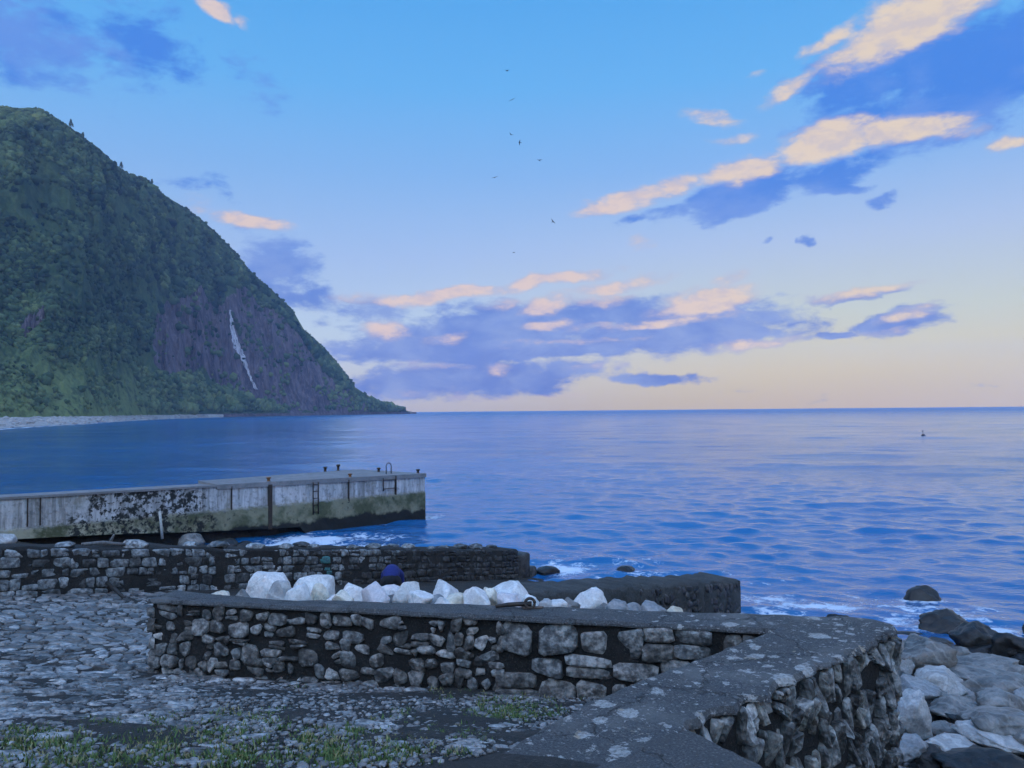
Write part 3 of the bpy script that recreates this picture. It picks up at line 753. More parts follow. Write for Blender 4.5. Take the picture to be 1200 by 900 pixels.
ridge_tree(178, 212, 5, 'low round tree on the ridge shoulder below the notch', 4)

def build_beacon():
    p = D(475, 480, 1850); p[2] = 1.5
    t = add('beacon_tower', None, label='tiny beacon tower on the low tip of the headland', cat='beacon', loc=p)
    m = MB(); m.lathe((0, 0, 0), [(1.6, -2), (1.4, 3), (1.1, 9), (1.5, 9.2), (1.5, 9.7)], 10); add('tower', m.mesh('tower', M_GREY), t)
    m = MB(); m.lathe((0, 0, 9.7), [(.9, 0), (.9, 1.6), (.5, 2.2), (.1, 2.7)], 10); add('lantern', m.mesh('lantern', M_IRON), t)
    p = D(480, 481, 1850); p[2] = .8
    h = add('stone_hut', None, label='tiny stone hut beside the beacon at the headland tip', cat='hut', loc=p)
    m = MB(); m.prism([(-4, -3), (4, -3), (4, 3), (-4, 3)], -2, 3.5); add('wall', m.mesh('wall', M_GREY), h)
    m = MB(); m.add([(-4.3, -3.3, 3.5), (4.3, -3.3, 3.5), (4.3, 3.3, 3.5), (-4.3, 3.3, 3.5), (-4.3, 0, 5.5), (4.3, 0, 5.5)], [(0, 1, 5, 4), (2, 3, 4, 5), (0, 4, 3), (1, 2, 5), (3, 2, 1, 0)]); add('roof', m.mesh('roof', M_GREY), h)
build_beacon()

# ------------------------------------------------------------------ sea
def build_sea():
    az = np.radians(np.concatenate([np.linspace(-180, -40, 36)[:-1], np.linspace(-40, 40, 560)[:-1], np.linspace(40, 180, 36)]))
    r = [12.0]
    while r[-1] < 6000: r.append(r[-1] * (1.0065 if r[-1] < 70 else 1.009 if r[-1] < 450 else 1.03) + (.0 if r[-1] < 450 else 2))
    r = np.array([.5, 3, 6] + r)
    A, R = np.meshgrid(az, r)
    X, Y = R * np.sin(A), R * np.cos(A)
    rs = np.random.RandomState(11)
    Z = np.zeros_like(X); dX = np.zeros_like(X); dY = np.zeros_like(X)
    sp = np.where(R < 70, R * .0065, R * .009)
    for i in range(84):
        longw = i >= 56
        lam = 2.6 * (30 / 2.6) ** (rs.rand() ** 1.4) if longw else .55 * (2.4 / .55) ** rs.rand()
        th = rad(rs.normal(195, 26 if longw else 42)); kx, ky = math.sin(th), math.cos(th)
        kk = 2 * math.pi / lam
        a = (.0022 * lam ** .92 if longw else .0040 * lam ** .65) * (.5 + rs.rand())
        keep = sst(lam / sp, 2.2, 4.5)
        ph = kk * (X * kx + Y * ky) + rs.rand() * 6.28 + 1.1 * np.sin(X * .05 * rs.rand() + Y * .04 * rs.rand() + i)
        Z += a * keep * np.cos(ph); dX -= .8 * a * keep * kx * np.sin(ph); dY -= .8 * a * keep * ky * np.sin(ph)
    gust = .75 + .5 * sst(fbm(v3(X * .03, Y * .03, 8), 3).reshape(X.shape), -.4, .5)
    Z *= gust
    foam = np.zeros_like(X)
    for u, v, ru, rv, st in [(365, 633, 70, 9, 1.0), (330, 638, 40, 6, 1.0), (440, 640, 60, 7, .75), (520, 645, 60, 8, .5), (665, 668, 50, 10, .95), (720, 680, 50, 8, .85), (745, 660, 60, 8, .6), (650, 652, 40, 6, .6), (690, 690, 60, 7, .8),
                             (905, 706, 60, 14, .8), (960, 716, 90, 10, .85), (1010, 700, 50, 9, .5), (1080, 716, 60, 7, .7), (1130, 730, 70, 10, .8), (1180, 745, 40, 10, .75), (1085, 694, 26, 6, .6), (1150, 690, 60, 10, .35), (880, 730, 40, 8, .8), (1082, 703, 40, 6, .95), (1110, 742, 60, 7, .95), (1165, 742, 60, 9, .9), (1060, 732, 50, 8, .85), (900, 728, 70, 9, .9), (760, 678, 170, 20, .6), (960, 712, 170, 20, .6), (1120, 722, 100, 18, .62), (560, 652, 120, 12, .55), (430, 628, 90, 9, .62), (700, 655, 130, 14, .45), (500, 606, 24, 5, .7), (440, 615, 50, 4, .4)]:
        c = P(u, v, 0)[:2]; w_ = abs(P(u + ru, v, 0)[0] - c[0]); h = abs(P(u, v - rv, 0)[1] - P(u, v + rv, 0)[1]) / 2
        foam = np.maximum(foam, st * np.exp(-(((X - c[0]) / w_) ** 2 + ((Y - c[1]) / h) ** 2)))
    # surf along the far beach
    uu = 600 + 900 * X / np.maximum(Y, 1); ysh = np.interp(uu, [a for a, _ in SHORE], [b for _, b in SHORE])
    foam = np.maximum(foam, np.where((Y > 50) & (uu < 262), .95 * np.exp(-((Y - ysh + 13) / 9) ** 2), 0))
    Z += foam * .05 * fbm(v3(X * 1.5, Y * 1.5, 4), 3).reshape(X.shape) * (R < 80)
    pts = np.stack([X + dX, Y + dY, Z], -1).reshape(-1, 3)
    me = mesh('sea', pts, grid_faces(len(r), len(az)), M_SEA)
    attr(me, 'foam', foam.ravel())
    attr(me, 'chop', (.04 + .07 * sst(np.log(R), math.log(40), math.log(250)) + .24 * sst(np.log(R), math.log(250), math.log(2200))).ravel())   # waves finer than the mesh count as roughness
    add('sea', me, kind='structure', label='rippled blue sea reaching to the horizon')
build_sea()

# ------------------------------------------------------------------ stones set in a face or in the ground
def clip_half(poly, p, n):               # keep the side where (x - p).n <= 0
    out = []; m = len(poly)
    for i in range(m):
        a, b = poly[i], poly[(i + 1) % m]
        da, db = (a - p) @ n, (b - p) @ n
        if da <= 0: out.append(a)
        if (da < 0 < db) or (db < 0 < da): out.append(a + (b - a) * (da / (da - db)))
    return out
def cells(seeds, region, k=18):
    res = []
    for i, s in enumerate(seeds):
        poly = [np.array(q, float) for q in region]
        d2 = ((seeds - s) ** 2).sum(1); idx = np.argsort(d2)[1:k + 1]
        for j in idx:
            n = seeds[j] - s
            poly = clip_half(poly, (s + seeds[j]) / 2, n)
            if len(poly) < 3: break
        res.append(np.array(poly) if len(poly) > 2 else None)
    return res
def chaikin(p, q=.24):
    a = np.roll(p, -1, 0); return np.stack([p * (1 - q) + a * q, p * q + a * (1 - q)], 1).reshape(-1, 2)
def stone_shape(poly, gap, proud, rs, sink=.06, dome=.25, cq=.17, lean=.30):
    """outline in the plane -> (local 3-D verts (s, h, out), faces)"""
    c = poly.mean(0)
    p = c + (poly - c) * max(.35, 1 - gap / max(1e-3, np.sqrt(((poly - c) ** 2).sum(1)).mean()))
    keep = [p[0]]
    for q in p[1:]:
        if np.linalg.norm(q - keep[-1]) > gap * 1.2: keep.append(q)
    p = np.array(keep)
    if len(p) < 3: return None
    p = chaikin(p, cq)
    n = len(p)
    p = p + (rs.rand(n, 2) - .5) * gap * 1.1
    c = p.mean(0)
    tilt = (rs.rand(2) - .5) * lean
    def ring(sc, d, nz): return np.c_[c + (p - c) * sc, d + (p - c) @ tilt * sc + (rs.rand(n) - .5) * nz]
    v = np.concatenate([np.c_[p, np.full(n, -sink)], ring(.985, proud * .55, proud * .35), ring(.88, proud * .97, proud * .30), ring(.45, proud * (1 + dome), proud * .5), [[c[0], c[1], proud * (1.0 + dome)]]])
    f = []
    for r in range(3): f += [(r * n + i, r * n + (i + 1) % n, (r + 1) * n + (i + 1) % n, (r + 1) * n + i) for i in range(n)]
    f += [(3 * n + i, 3 * n + (i + 1) % n, 4 * n) for i in range(n)]
    return v, f
def course_cells(w, h, dx, dy, rs, loose=.3):      # squared blocks in uneven courses
    ny = max(1, round(h / dy)); ys = [0.0] + [h * (j + .30 * (rs.rand() - .5)) / ny for j in range(1, ny)] + [h]; res = []
    for j in range(ny):
        x = -dx * rs.rand() * .8
        while x < w:
            x2 = x + dx * (.5 + 1.0 * rs.rand()); a, b = ys[j], ys[j + 1]; q = min(dx, dy) * loose
            if a0_ok(x, x2, w):
                c = np.array([(max(x, 0), a), (min(x2, w), a), (min(x2, w), b), (max(x, 0), b)]) + (rs.rand(4, 2) - .5) * q
                if dx < dy: c[:, 1] += np.where((c[:, 1] > .02) & (c[:, 1] < h - .02), .30 * dy * np.sin(c[:, 0] * 3.1 + j * 1.9) + .25 * dy * np.sin(c[:, 0] * 7.3 + j * 4.1), 0)
                if rs.rand() < .16 and dx < 1:      # one block split in two thin ones
                    m = (a + b) / 2 + dy * .1 * (rs.rand() - .5)
                    res += [np.array([c[0], c[1], (c[1] + c[2]) / 2, (c[0] + c[3]) / 2]), np.array([(c[0] + c[3]) / 2, (c[1] + c[2]) / 2, c[2], c[3]])]
                else: res.append(c)
            x = x2
    return res
def a0_ok(x, x2, w): return min(x2, w) - max(x, 0) > .06
def rubble_seeds(w, h, rad_of, rs, asp=1.2):      # irregular spacing that varies along the wall
    pts = []
    for _ in range(9000):
        x, y = rs.rand() * w, rs.rand() * h; r = rad_of(x) * (.55 if rs.rand() < .3 else 1.0)
        if all(((x - a) / asp) ** 2 + (y - b) ** 2 > ((r + c) * .5) ** 2 for a, b, c in pts): pts.append((x, y, r))
    return np.array([p[:2] for p in pts])
def jitter_seeds(w, h, dx, dy, rs, amt=.42):
    pts = []
    ny = max(1, round(h / dy))
    for j in range(ny):
        x = -dx * rs.rand()
        while x < w + dx:
            pts.append((x + dx * amt * (rs.rand() - .5), (j + .5) * h / ny + h / ny * amt * (rs.rand() - .5)))
            x += dx * (.55 + .95 * rs.rand())
    return np.array([p for p in pts if -.01 < p[0] < w + .01])
def face_stones(parent, org, us, up, out, w, h, dx, dy, gap, proud, material, seed, skip=.06, name='stone', amt=.42, region=None, sink=.06, special=None, courses=False, dome=.12, cq=.17, rad_of=None, lean=.30, smooth=True, loose=.3):
    """stones on a rectangular face: org + s*us + t*up, proud along out; each a part of its wall"""
    rs = np.random.RandomState(seed)
    cs = course_cells(w, h, dx, dy, rs, loose) if courses else cells(rubble_seeds(w, h, rad_of, rs) if rad_of else jitter_seeds(w, h, dx, dy, rs, amt), region or [(0, 0), (w, 0), (w, h), (0, h)])
    org, us, up, out = map(lambda a: np.asarray(a, float), (org, us, up, out))
    n = 0
    for i, c in enumerate(cs):
        if c is None or rs.rand() < (skip(c.mean(0)) if callable(skip) else skip): continue
        g = gap * (.7 + 1.0 * rs.rand()); pr = proud * (.5 + rs.rand())
        r = stone_shape(c, g, pr, rs, sink, dome, cq, lean)
        if r is None: continue
        v, f = r
        ctr = c.mean(0); base = org + us * ctr[0] + up * ctr[1]
        q = (v[:, :1] - ctr[0]) * us + (v[:, 1:2] - ctr[1]) * up + v[:, 2:] * out
        mt = material
        if special:
            s_ = special(ctr)
            if s_: mt = s_
        add(name, mesh(name, q, f, mt, smooth), parent, loc=base)
        n += 1
    return n

def offset_poly(p, d):                   # inward offset of a closed plan outline (counter-clockwise)
    p = np.asarray(p, float); a = p - np.roll(p, 1, 0); b = np.roll(p, -1, 0) - p
    na = np.stack([-a[:, 1], a[:, 0]], 1); nb = np.stack([-b[:, 1], b[:, 0]], 1)
    na /= np.linalg.norm(na, axis=1)[:, None] + 1e-9; nb /= np.linalg.norm(nb, axis=1)[:, None] + 1e-9
    n = na + nb; n /= np.maximum((n * n).sum(1)[:, None] / 2, .3)
    return p + n * d
def resample(p, step, closed=True):
    out = []
    m = len(p)
    for i in range(m if closed else m - 1):
        a, b = np.asarray(p[i], float), np.asarray(p[(i + 1) % m], float)
        k = max(1, int(round(np.linalg.norm(b - a) / step)))
        out += [a + (b - a) * j / k for j in range(k)]
    return np.array(out)
def slab(outline, ztop, thick, seed, jit, mat_, name, parent, dense=.16, lich=None, ztf=None):
    """a rendered slab with ragged, rounded edges and a slightly uneven top"""
    rs = np.random.RandomState(seed)
    o = resample(outline, .07)
    jv = jit(o) if callable(jit) else np.full(len(o), jit)
    nz = fbm(v3(o[:, 0] * 5, o[:, 1] * 5, seed), 3)
    e = offset_poly(o, 0.0); off1 = offset_poly(o, 1.0) - o
    o = o + off1 * (nz * jv)[:, None]
    i1 = o + off1 * .025; n = len(o)
    zt = (lambda q: np.full(len(q), ztop)) if ztf is None else ztf
    rings = [np.c_[o, zt(o) - thick], np.c_[o, zt(o) - .022 + nz * .01], np.c_[i1, zt(i1)]]
    vs = np.concatenate(rings); fs = [(r * n + i, r * n + (i + 1) % n, (r + 1) * n + (i + 1) % n, (r + 1) * n + i) for r in range(2) for i in range(n)]
    bm = bmesh.new(); bv = [bm.verts.new(v) for v in vs]
    for f in fs: bm.faces.new([bv[i] for i in f])
    top = bm.faces.new(bv[2 * n:3 * n]); bm.faces.new(bv[:n][::-1])
    bmesh.ops.triangulate(bm, faces=[top])
    bm.normal_update()
    me = bpy.data.meshes.new(name); bm.to_mesh(me); bm.free(); me.materials.append(mat_)
    if lich is not None:
        co = np.array([v.co[:] for v in me.vertices]); attr(me, 'lichen', lich(co))
    return add(name, me, parent)

# ------------------------------------------------------------------ the rubble wall: long arm and broad seaward arm
def P2(u, v, z=ZC): return P(u, v, z)[:2]
wall = add('rubble_wall', None, label='low dark rubble wall of two arms meeting in a corner, with lichen-spotted flat capping', cat='wall', loc=(WA[0], WA[1], 2.8))
bpy.context.view_layer.update()
def kid(name, me, parent, world_verts=True):   # parts built in world coordinates under a parent that stands elsewhere
    o = add(name, me, parent)
    o.matrix_parent_inverse = Matrix.Translation(-Vector(parent.location))
    return o
RA, RB = P2(810, 848), P2(1050, 740)      # seaward top edge of the broad arm
APEX, NEAR = P2(806, 853), P2(480, 960)
cap_outline = [P2(172, 702), P2(905, 738), P2(690, 820), P2(560, 895), NEAR, P2(700, 990), P2(800, 862), RA, RB,
               P2(1046, 731), P2(1025, 725.5), P2(985, 722), P2(700, 713), P2(500, 706), P2(330, 702), P2(240, 694.5), P2(205, 690)]
cap_outline = np.array(cap_outline)
def area(p): return .5 * (p[:, 0] * np.roll(p[:, 1], -1) - p[:, 1] * np.roll(p[:, 0], -1)).sum()
if area(cap_outline) < 0: cap_outline = cap_outline[::-1]
ra_e = (RB - RA) / np.linalg.norm(RB - RA); ra_n = np.array([ra_e[1], -ra_e[0]])
def cap_jit(o):
    d = np.abs((o - RA) @ ra_n); along_ = (o - RA) @ ra_e
    cn = np.linalg.norm(o - P2(905, 738), axis=1)
    return (.008 + .022 * sst(cn, .1, .8)) + .06 * ((d < .12) & (along_ > 0))
def cap_lichen(co):
    d = (co[:, :2] - RA) @ ra_n
    return sst(d, -3.2, -.15) * .75 + .25 * sst(co[:, 0], -1.0, 2.0)
def rel(o, parent): o.matrix_parent_inverse = Matrix.Translation(-Vector(parent.location)); return o
# thinner cells for the cap top so that the lichen zones grade smoothly: the attribute is read per vertex, so build the top as a fine grid
def grid_cap(outline, z, thick, jit, name, parent, step=.10):
    o = resample(outline, .07); nz = fbm(v3(o[:, 0] * 5, o[:, 1] * 5, 3), 3)
    off1 = offset_poly(o, 1.0) - o
    o = o + off1 * (nz * jit(o))[:, None]
    n = len(o); i1 = o + off1 * .03
    bm = bmesh.new()
    def zz(q): return z + fbm(v3(q[:, 0] * 1.3, q[:, 1] * 1.3, 2), 3) * .016
    r0 = [bm.verts.new((*p, z - thick)) for p in o]
    r1 = [bm.verts.new((*p, z - .03 + nz[i] * .012)) for i, p in enumerate(o)]
    r2 = [bm.verts.new((*p, h)) for p, h in zip(i1, zz(i1))]
    for a, b in ((r0, r1), (r1, r2)):
        for i in range(n): bm.faces.new((a[i], a[(i + 1) % n], b[(i + 1) % n], b[i]))
    bm.faces.new(r0[::-1])
    # even triangulation of the top, with points inside the outline
    from mathutils.geometry import delaunay_2d_cdt
    gx, gy = np.meshgrid(np.arange(o[:, 0].min(), o[:, 0].max(), step), np.arange(o[:, 1].min(), o[:, 1].max(), step))
    gp = np.stack([gx.ravel(), gy.ravel()], 1) + (np.random.RandomState(1).rand(gx.size, 2) - .5) * step * .5
    shr = offset_poly(i1, .05)
    gp = gp[inside([tuple(q) for q in shr], gp[:, 0], gp[:, 1])]
    vin = [Vector(q) for q in i1] + [Vector(q) for q in gp]
    vo, eo, fo, ov, oe, of = delaunay_2d_cdt(vin, [(i, (i + 1) % n) for i in range(n)], [], 1, 1e-5)
    look = {}
    for k, src in enumerate(ov):
        s = [q for q in src if q < n]
        look[k] = r2[s[0]] if s else bm.verts.new((vo[k][0], vo[k][1], z))
    for f in fo:
        t3 = [look[q] for q in f]
        if len(set(t3)) == 3:
            try: bm.faces.new(t3)
            except ValueError: pass
    for v in [v for v in bm.verts if not v.link_faces]: bm.verts.remove(v)
    me = bpy.data.meshes.new(name); bm.normal_update()
    bmesh.ops.recalc_face_normals(bm, faces=bm.faces)
    bm.to_mesh(me); bm.free(); me.materials.append(M_CAP)
    co = np.empty(len(me.vertices) * 3); me.vertices.foreach_get('co', co); co = co.reshape(-1, 3)
    m = co[:, 2] > z - .02
    co[m, 2] = zz(co[m]); me.vertices.foreach_set('co', co.ravel())
    attr(me, 'lichen', cap_lichen(co))
    return rel(add(name, me, parent), parent)
grid_cap(cap_outline, ZC, .05, cap_jit, 'capping', wall)
# the core of dark mortar under the capping
core = offset_poly(resample(cap_outline, .12), .05)
def core_mesh(outline, z0, z1, rows, amp, mat_):
    n = len(outline); zs = np.linspace(z0, z1, rows)
    off = offset_poly(outline, 1.0) - outline
    v = []
    for z in zs:
        nz = fbm(v3(outline[:, 0] * 4, outline[:, 1] * 4, z * 4), 4)
        v.append(np.c_[outline + off * (nz * amp)[:, None], np.full(n, z)])
    v = np.concatenate(v)
    f = [(r * n + i, r * n + (i + 1) % n, (r + 1) * n + (i + 1) % n, (r + 1) * n + i) for r in range(rows - 1) for i in range(n)]
    return mesh('mortar_core', v, f, mat_)
rel(add('mortar_core', core_mesh(core, .3, ZC - .06, 34, .02, M_MORTAR), wall), wall)

def rel_stones(before):
    for o in [o for o in C.objects if o.name not in before]:
        if o.parent is not None: o.matrix_parent_inverse = Matrix.Translation(-Vector(o.parent.location))
def wall_faces():
    before = {o.name for o in C.objects}
    wo = np.array([*wn, 0]); wu = np.array([*wd, 0]); up = np.array([0, 0, 1.0])
    h = ZC - .07 - 2.72
    # long arm: small stones towards the free end, big squared blocks near the corner
    L1 = WL * .60
    face_stones(wall, np.array([WA[0], WA[1], 2.72]) - wo * .045, wu, up, wo, L1 + .12, h, .185, .165, .013, .030, M_WALL, 21, lambda c: .05 + .15 * float(sst(c[0] / WL, .2, .3) * (1 - sst(c[0] / WL, .45, .55))), lean=.5, courses=True, cq=.2, loose=.62)
    face_stones(wall, np.array([*(WA[:2] + wd * L1), 2.72]) - wo * .045, wu, up, wo, WL - L1 - .05, h, .38, .27, .013, .034, M_WALL, 29, .03, lean=.5, courses=True, cq=.15, loose=.40)
    # free end of the long arm
    e0 = P2(205, 690); e = e0 - WA[:2]; el_ = np.linalg.norm(e); e /= el_; eo = np.array([-e[1], e[0]])
    if eo @ wd > 0: eo = -eo
    face_stones(wall, np.array([*e0, 2.5]) - np.array([*eo, 0]) * .045, np.array([*(-e), 0]), up, np.array([*eo, 0]), el_, ZC - .07 - 2.5, .2, .18, .016, .035, M_WALL, 23, .08)
    # seaward face of the broad arm: upright slaty stones
    ro = np.array([*ra_n, 0]); ru = np.array([*ra_e, 0]); LR = np.linalg.norm(RB - RA)
    face_stones(wall, np.array([RA[0], RA[1], 1.35]) - ro * .05, ru, up, ro, LR, ZC - .06 - 1.35, .085, .33, .007, .055, M_SLATE, 24, .08, courses=True, dome=.15, cq=.16, lean=1.1, smooth=False)
    # rounded end of the broad arm
    c1 = P2(1046, 731); e = c1 - RB; L = np.linalg.norm(e); e /= L; eo = np.array([e[1], -e[0]])
    if eo @ np.array([1, .5]) < 0: eo = -eo
    face_stones(wall, np.array([*RB, 1.35]) - np.array([*eo, 0]) * .05, np.array([*e, 0]), up, np.array([*eo, 0]), L + .3, ZC - .06 - 1.35, .085, .33, .007, .055, M_SLATE, 25, .08, courses=True, dome=.15, cq=.16, lean=1.1, smooth=False)
    rel_stones(before)
wall_faces()
# raised slab where the wall meets the forecourt
sl = np.array([P2(806, 852, 3.80), P2(640, 926, 3.78), P2(500, 1010, 3.78), P2(760, 1100, 3.78), P2(960, 1040, 3.78), P2(892, 900, 3.78)])
if area(sl) < 0: sl = sl[::-1]
o = slab(sl, 3.80, .6, 9, .03, M_CAP, 'raised_slab', wall, lich=lambda co: np.full(len(co), .12)); rel(o, wall)

# ------------------------------------------------------------------ slipway side walls
def jetty():
    z0, z1 = 3.42, 1.0
    t = add('slipway_wall', None, label='long dark wall of squared stones sloping down beside the slipway into the sea', cat='wall', loc=(JO[0], JO[1], 2.4))
    before = {o.name for o in C.objects}
    a0, a1 = -5.0, JL * .958
    def top(a): return 3.42 - 2.42 * a / JL
    def pl(a, w): return JO + JD * a + JN * w
    # core
    n = 46; aa = np.linspace(a0, a1, n); v = []
    for w_, dz in ((0.03, -3.2), (.0, -.05), (.08, 0), (.95, 0), (1.02, -3.2)):
        nz = fbm(v3(aa * 2, w_ * 5, 1), 3)
        for a, q in zip(aa, nz):
            p = pl(a, w_ + .03 * q); v.append((p[0], p[1], top(a) + (dz + .06 * q if dz > -1 else dz)))
    g = grid_faces(5, n)
    f = [tuple(q) for q in g] + [tuple(r * n for r in range(5)), tuple(r * n + n - 1 for r in range(5))[::-1]]
    add('core', mesh('core', v, f, M_MORTAR), t)
    us = np.array([*JD, -2.42 / JL]); out = np.array([*(-JN), 0])
    base = pl(0, 0); H = 1.02
    teal_a = None
    def special(c):
        u, v_ = proj(np.array([*pl(c[0] + a0, 0), top(c[0] + a0) - H + c[1]]))
        if abs(u - 385) < 7 and abs(v_ - 662) < 11: return M_TEAL
        if u > 470 or (u > 400 and c[1] < .5): return M_WETSTONE
    p0 = pl(a0, 0)
    face_stones(t, np.array([p0[0], p0[1], top(a0) - H]) - out * .03, us, (0, 0, 1), out, a1 - a0, H - .02, .30, .19, .008, .035, M_BLOCK, 31, .05, 'stone', special=special, courses=True, dome=.1, cq=.12)
    # loose stones that finish the top
    rs = np.random.RandomState(8)
    for i in range(26):
        a = a0 + (a1 - a0 - .4) * (i + rs.rand()) / 26; p = pl(a, .25 + .5 * rs.rand())
        s = .09 + .11 * rs.rand()
        v, f = ICO[2]; vv = v * (1 + .3 * fbm(v * 1.5 + i, 2)[:, None]) * np.array([1.5, 1.1, .6]) * s
        add('coping_stone', mesh('coping_stone', vv, f, M_BLOCK, False), t, loc=(p[0], p[1], top(a) + s * .25))
    # lower broken toe at the sea end
    for k, (b0, b1, hz, ww) in enumerate(((a1, a1 + .75, -.20, .9), (a1 + .75, a1 + 1.15, -.75, .7))):
        o_ = [pl(b0, .02), pl(b1, .06), pl(b1, ww), pl(b0, ww)]
        q = resample(np.array(o_), .15)
        if area(q) < 0: q = q[::-1]
        zt = top(a1) + hz
        vs = []; m = len(q)
        for z in (-1.5, -.3, .2, zt - .06): vs += [(*p, z) for p in q + rs.normal(size=q.shape) * .03]
        vs += [(*p, zt) for p in offset_poly(q, .06)]
        fs = [(r * m + i, r * m + (i + 1) % m, (r + 1) * m + (i + 1) % m, (r + 1) * m + i) for r in range(4) for i in range(m)] + [tuple(range(4 * m, 5 * m))]
        add('broken_toe', mesh('broken_toe', vs, fs, M_WETSTONE), t)
    rel_stones(before)
M_WETSTONE = m_stone('wet_wall_stone', [(0, (.02, .02, .02)), (.5, (.045, .043, .042)), (1, (.075, .07, .068))], .08, .8, .5, .6, 6)
jetty()

def jetty2():
    t = add('slipway_end_wall', None, label='short weathered concrete wall end jutting into the surf behind the rubble wall', cat='wall', loc=(KO[0], KO[1], 1.5))
    before = {o.name for o in C.objects}
    L = 8.95; kn = -JN
    def top(a): return 2.43 - .145 * a
    def pl(a, w): return KO + JD * a - kn * w
    n = 60; aa = np.linspace(-.5, L, n); v = []
    prof = [(-.02, -3.0), (-.02, -.35), (.0, -.06), (.07, 0), (1.1, .02), (1.2, -.05), (1.22, -3)]
    for w_, dz in prof:
        nz = fbm(v3(aa * 2.5, w_ * 5 + dz * 2, 4), 4)
        for a, q in zip(aa, nz):
            p = pl(a, w_ + .08 * q); v.append((p[0], p[1], top(a) + (dz + .07 * q if dz > -1 else dz)))
    k = len(prof); g = grid_faces(k, n)
    f = [tuple(q) for q in g] + [tuple(r * n for r in range(k))]
    # ragged end face with its own rows
    m = 8
    b = len(v)
    for j in range(m):
        z = -1.2 + (top(L) + 1.2 - .04) * j / (m - 1)
        for i in range(9):
            w_ = -.02 + 1.24 * i / 8; p = pl(L + .03 + .10 * math.sin(i * 2.1 + j * 1.3) * (1 if 0 < i < 8 else .3) * (.3 if j == m - 1 else 1), w_); v.append((p[0], p[1], z))
    f += [tuple(b + np.array(q)) for q in grid_faces(m, 9)]
    add('core', mesh('core', v, f, M_KONCRETE), t)
    us = np.array([*JD, -.145]); out = np.array([*kn, 0])
    p0 = pl(3.4, 0)
    face_stones(t, np.array([p0[0], p0[1], top(3.4) - 1.0]) - out * .02, us, (0, 0, 1), out, L - 3.4, .93, .27, .17, .012, .05, M_WETSTONE, 41, .12, amt=.6)
    p0 = pl(L, 0); eo = np.array([*JD, 0])
    face_stones(t, np.array([p0[0], p0[1], top(L) - 1.15]) - eo * .02, np.array([*(-kn), 0]), (0, 0, 1), eo, 1.2, 1.0, .3, .22, .02, .07, M_WETSTONE, 42, .05)
    rel_stones(before)
M_KONCRETE = m_earth('old_concrete', (.03, .03, .028), (.075, .076, .072), (.15, .15, .135), .9, 4, .09)
jetty2()

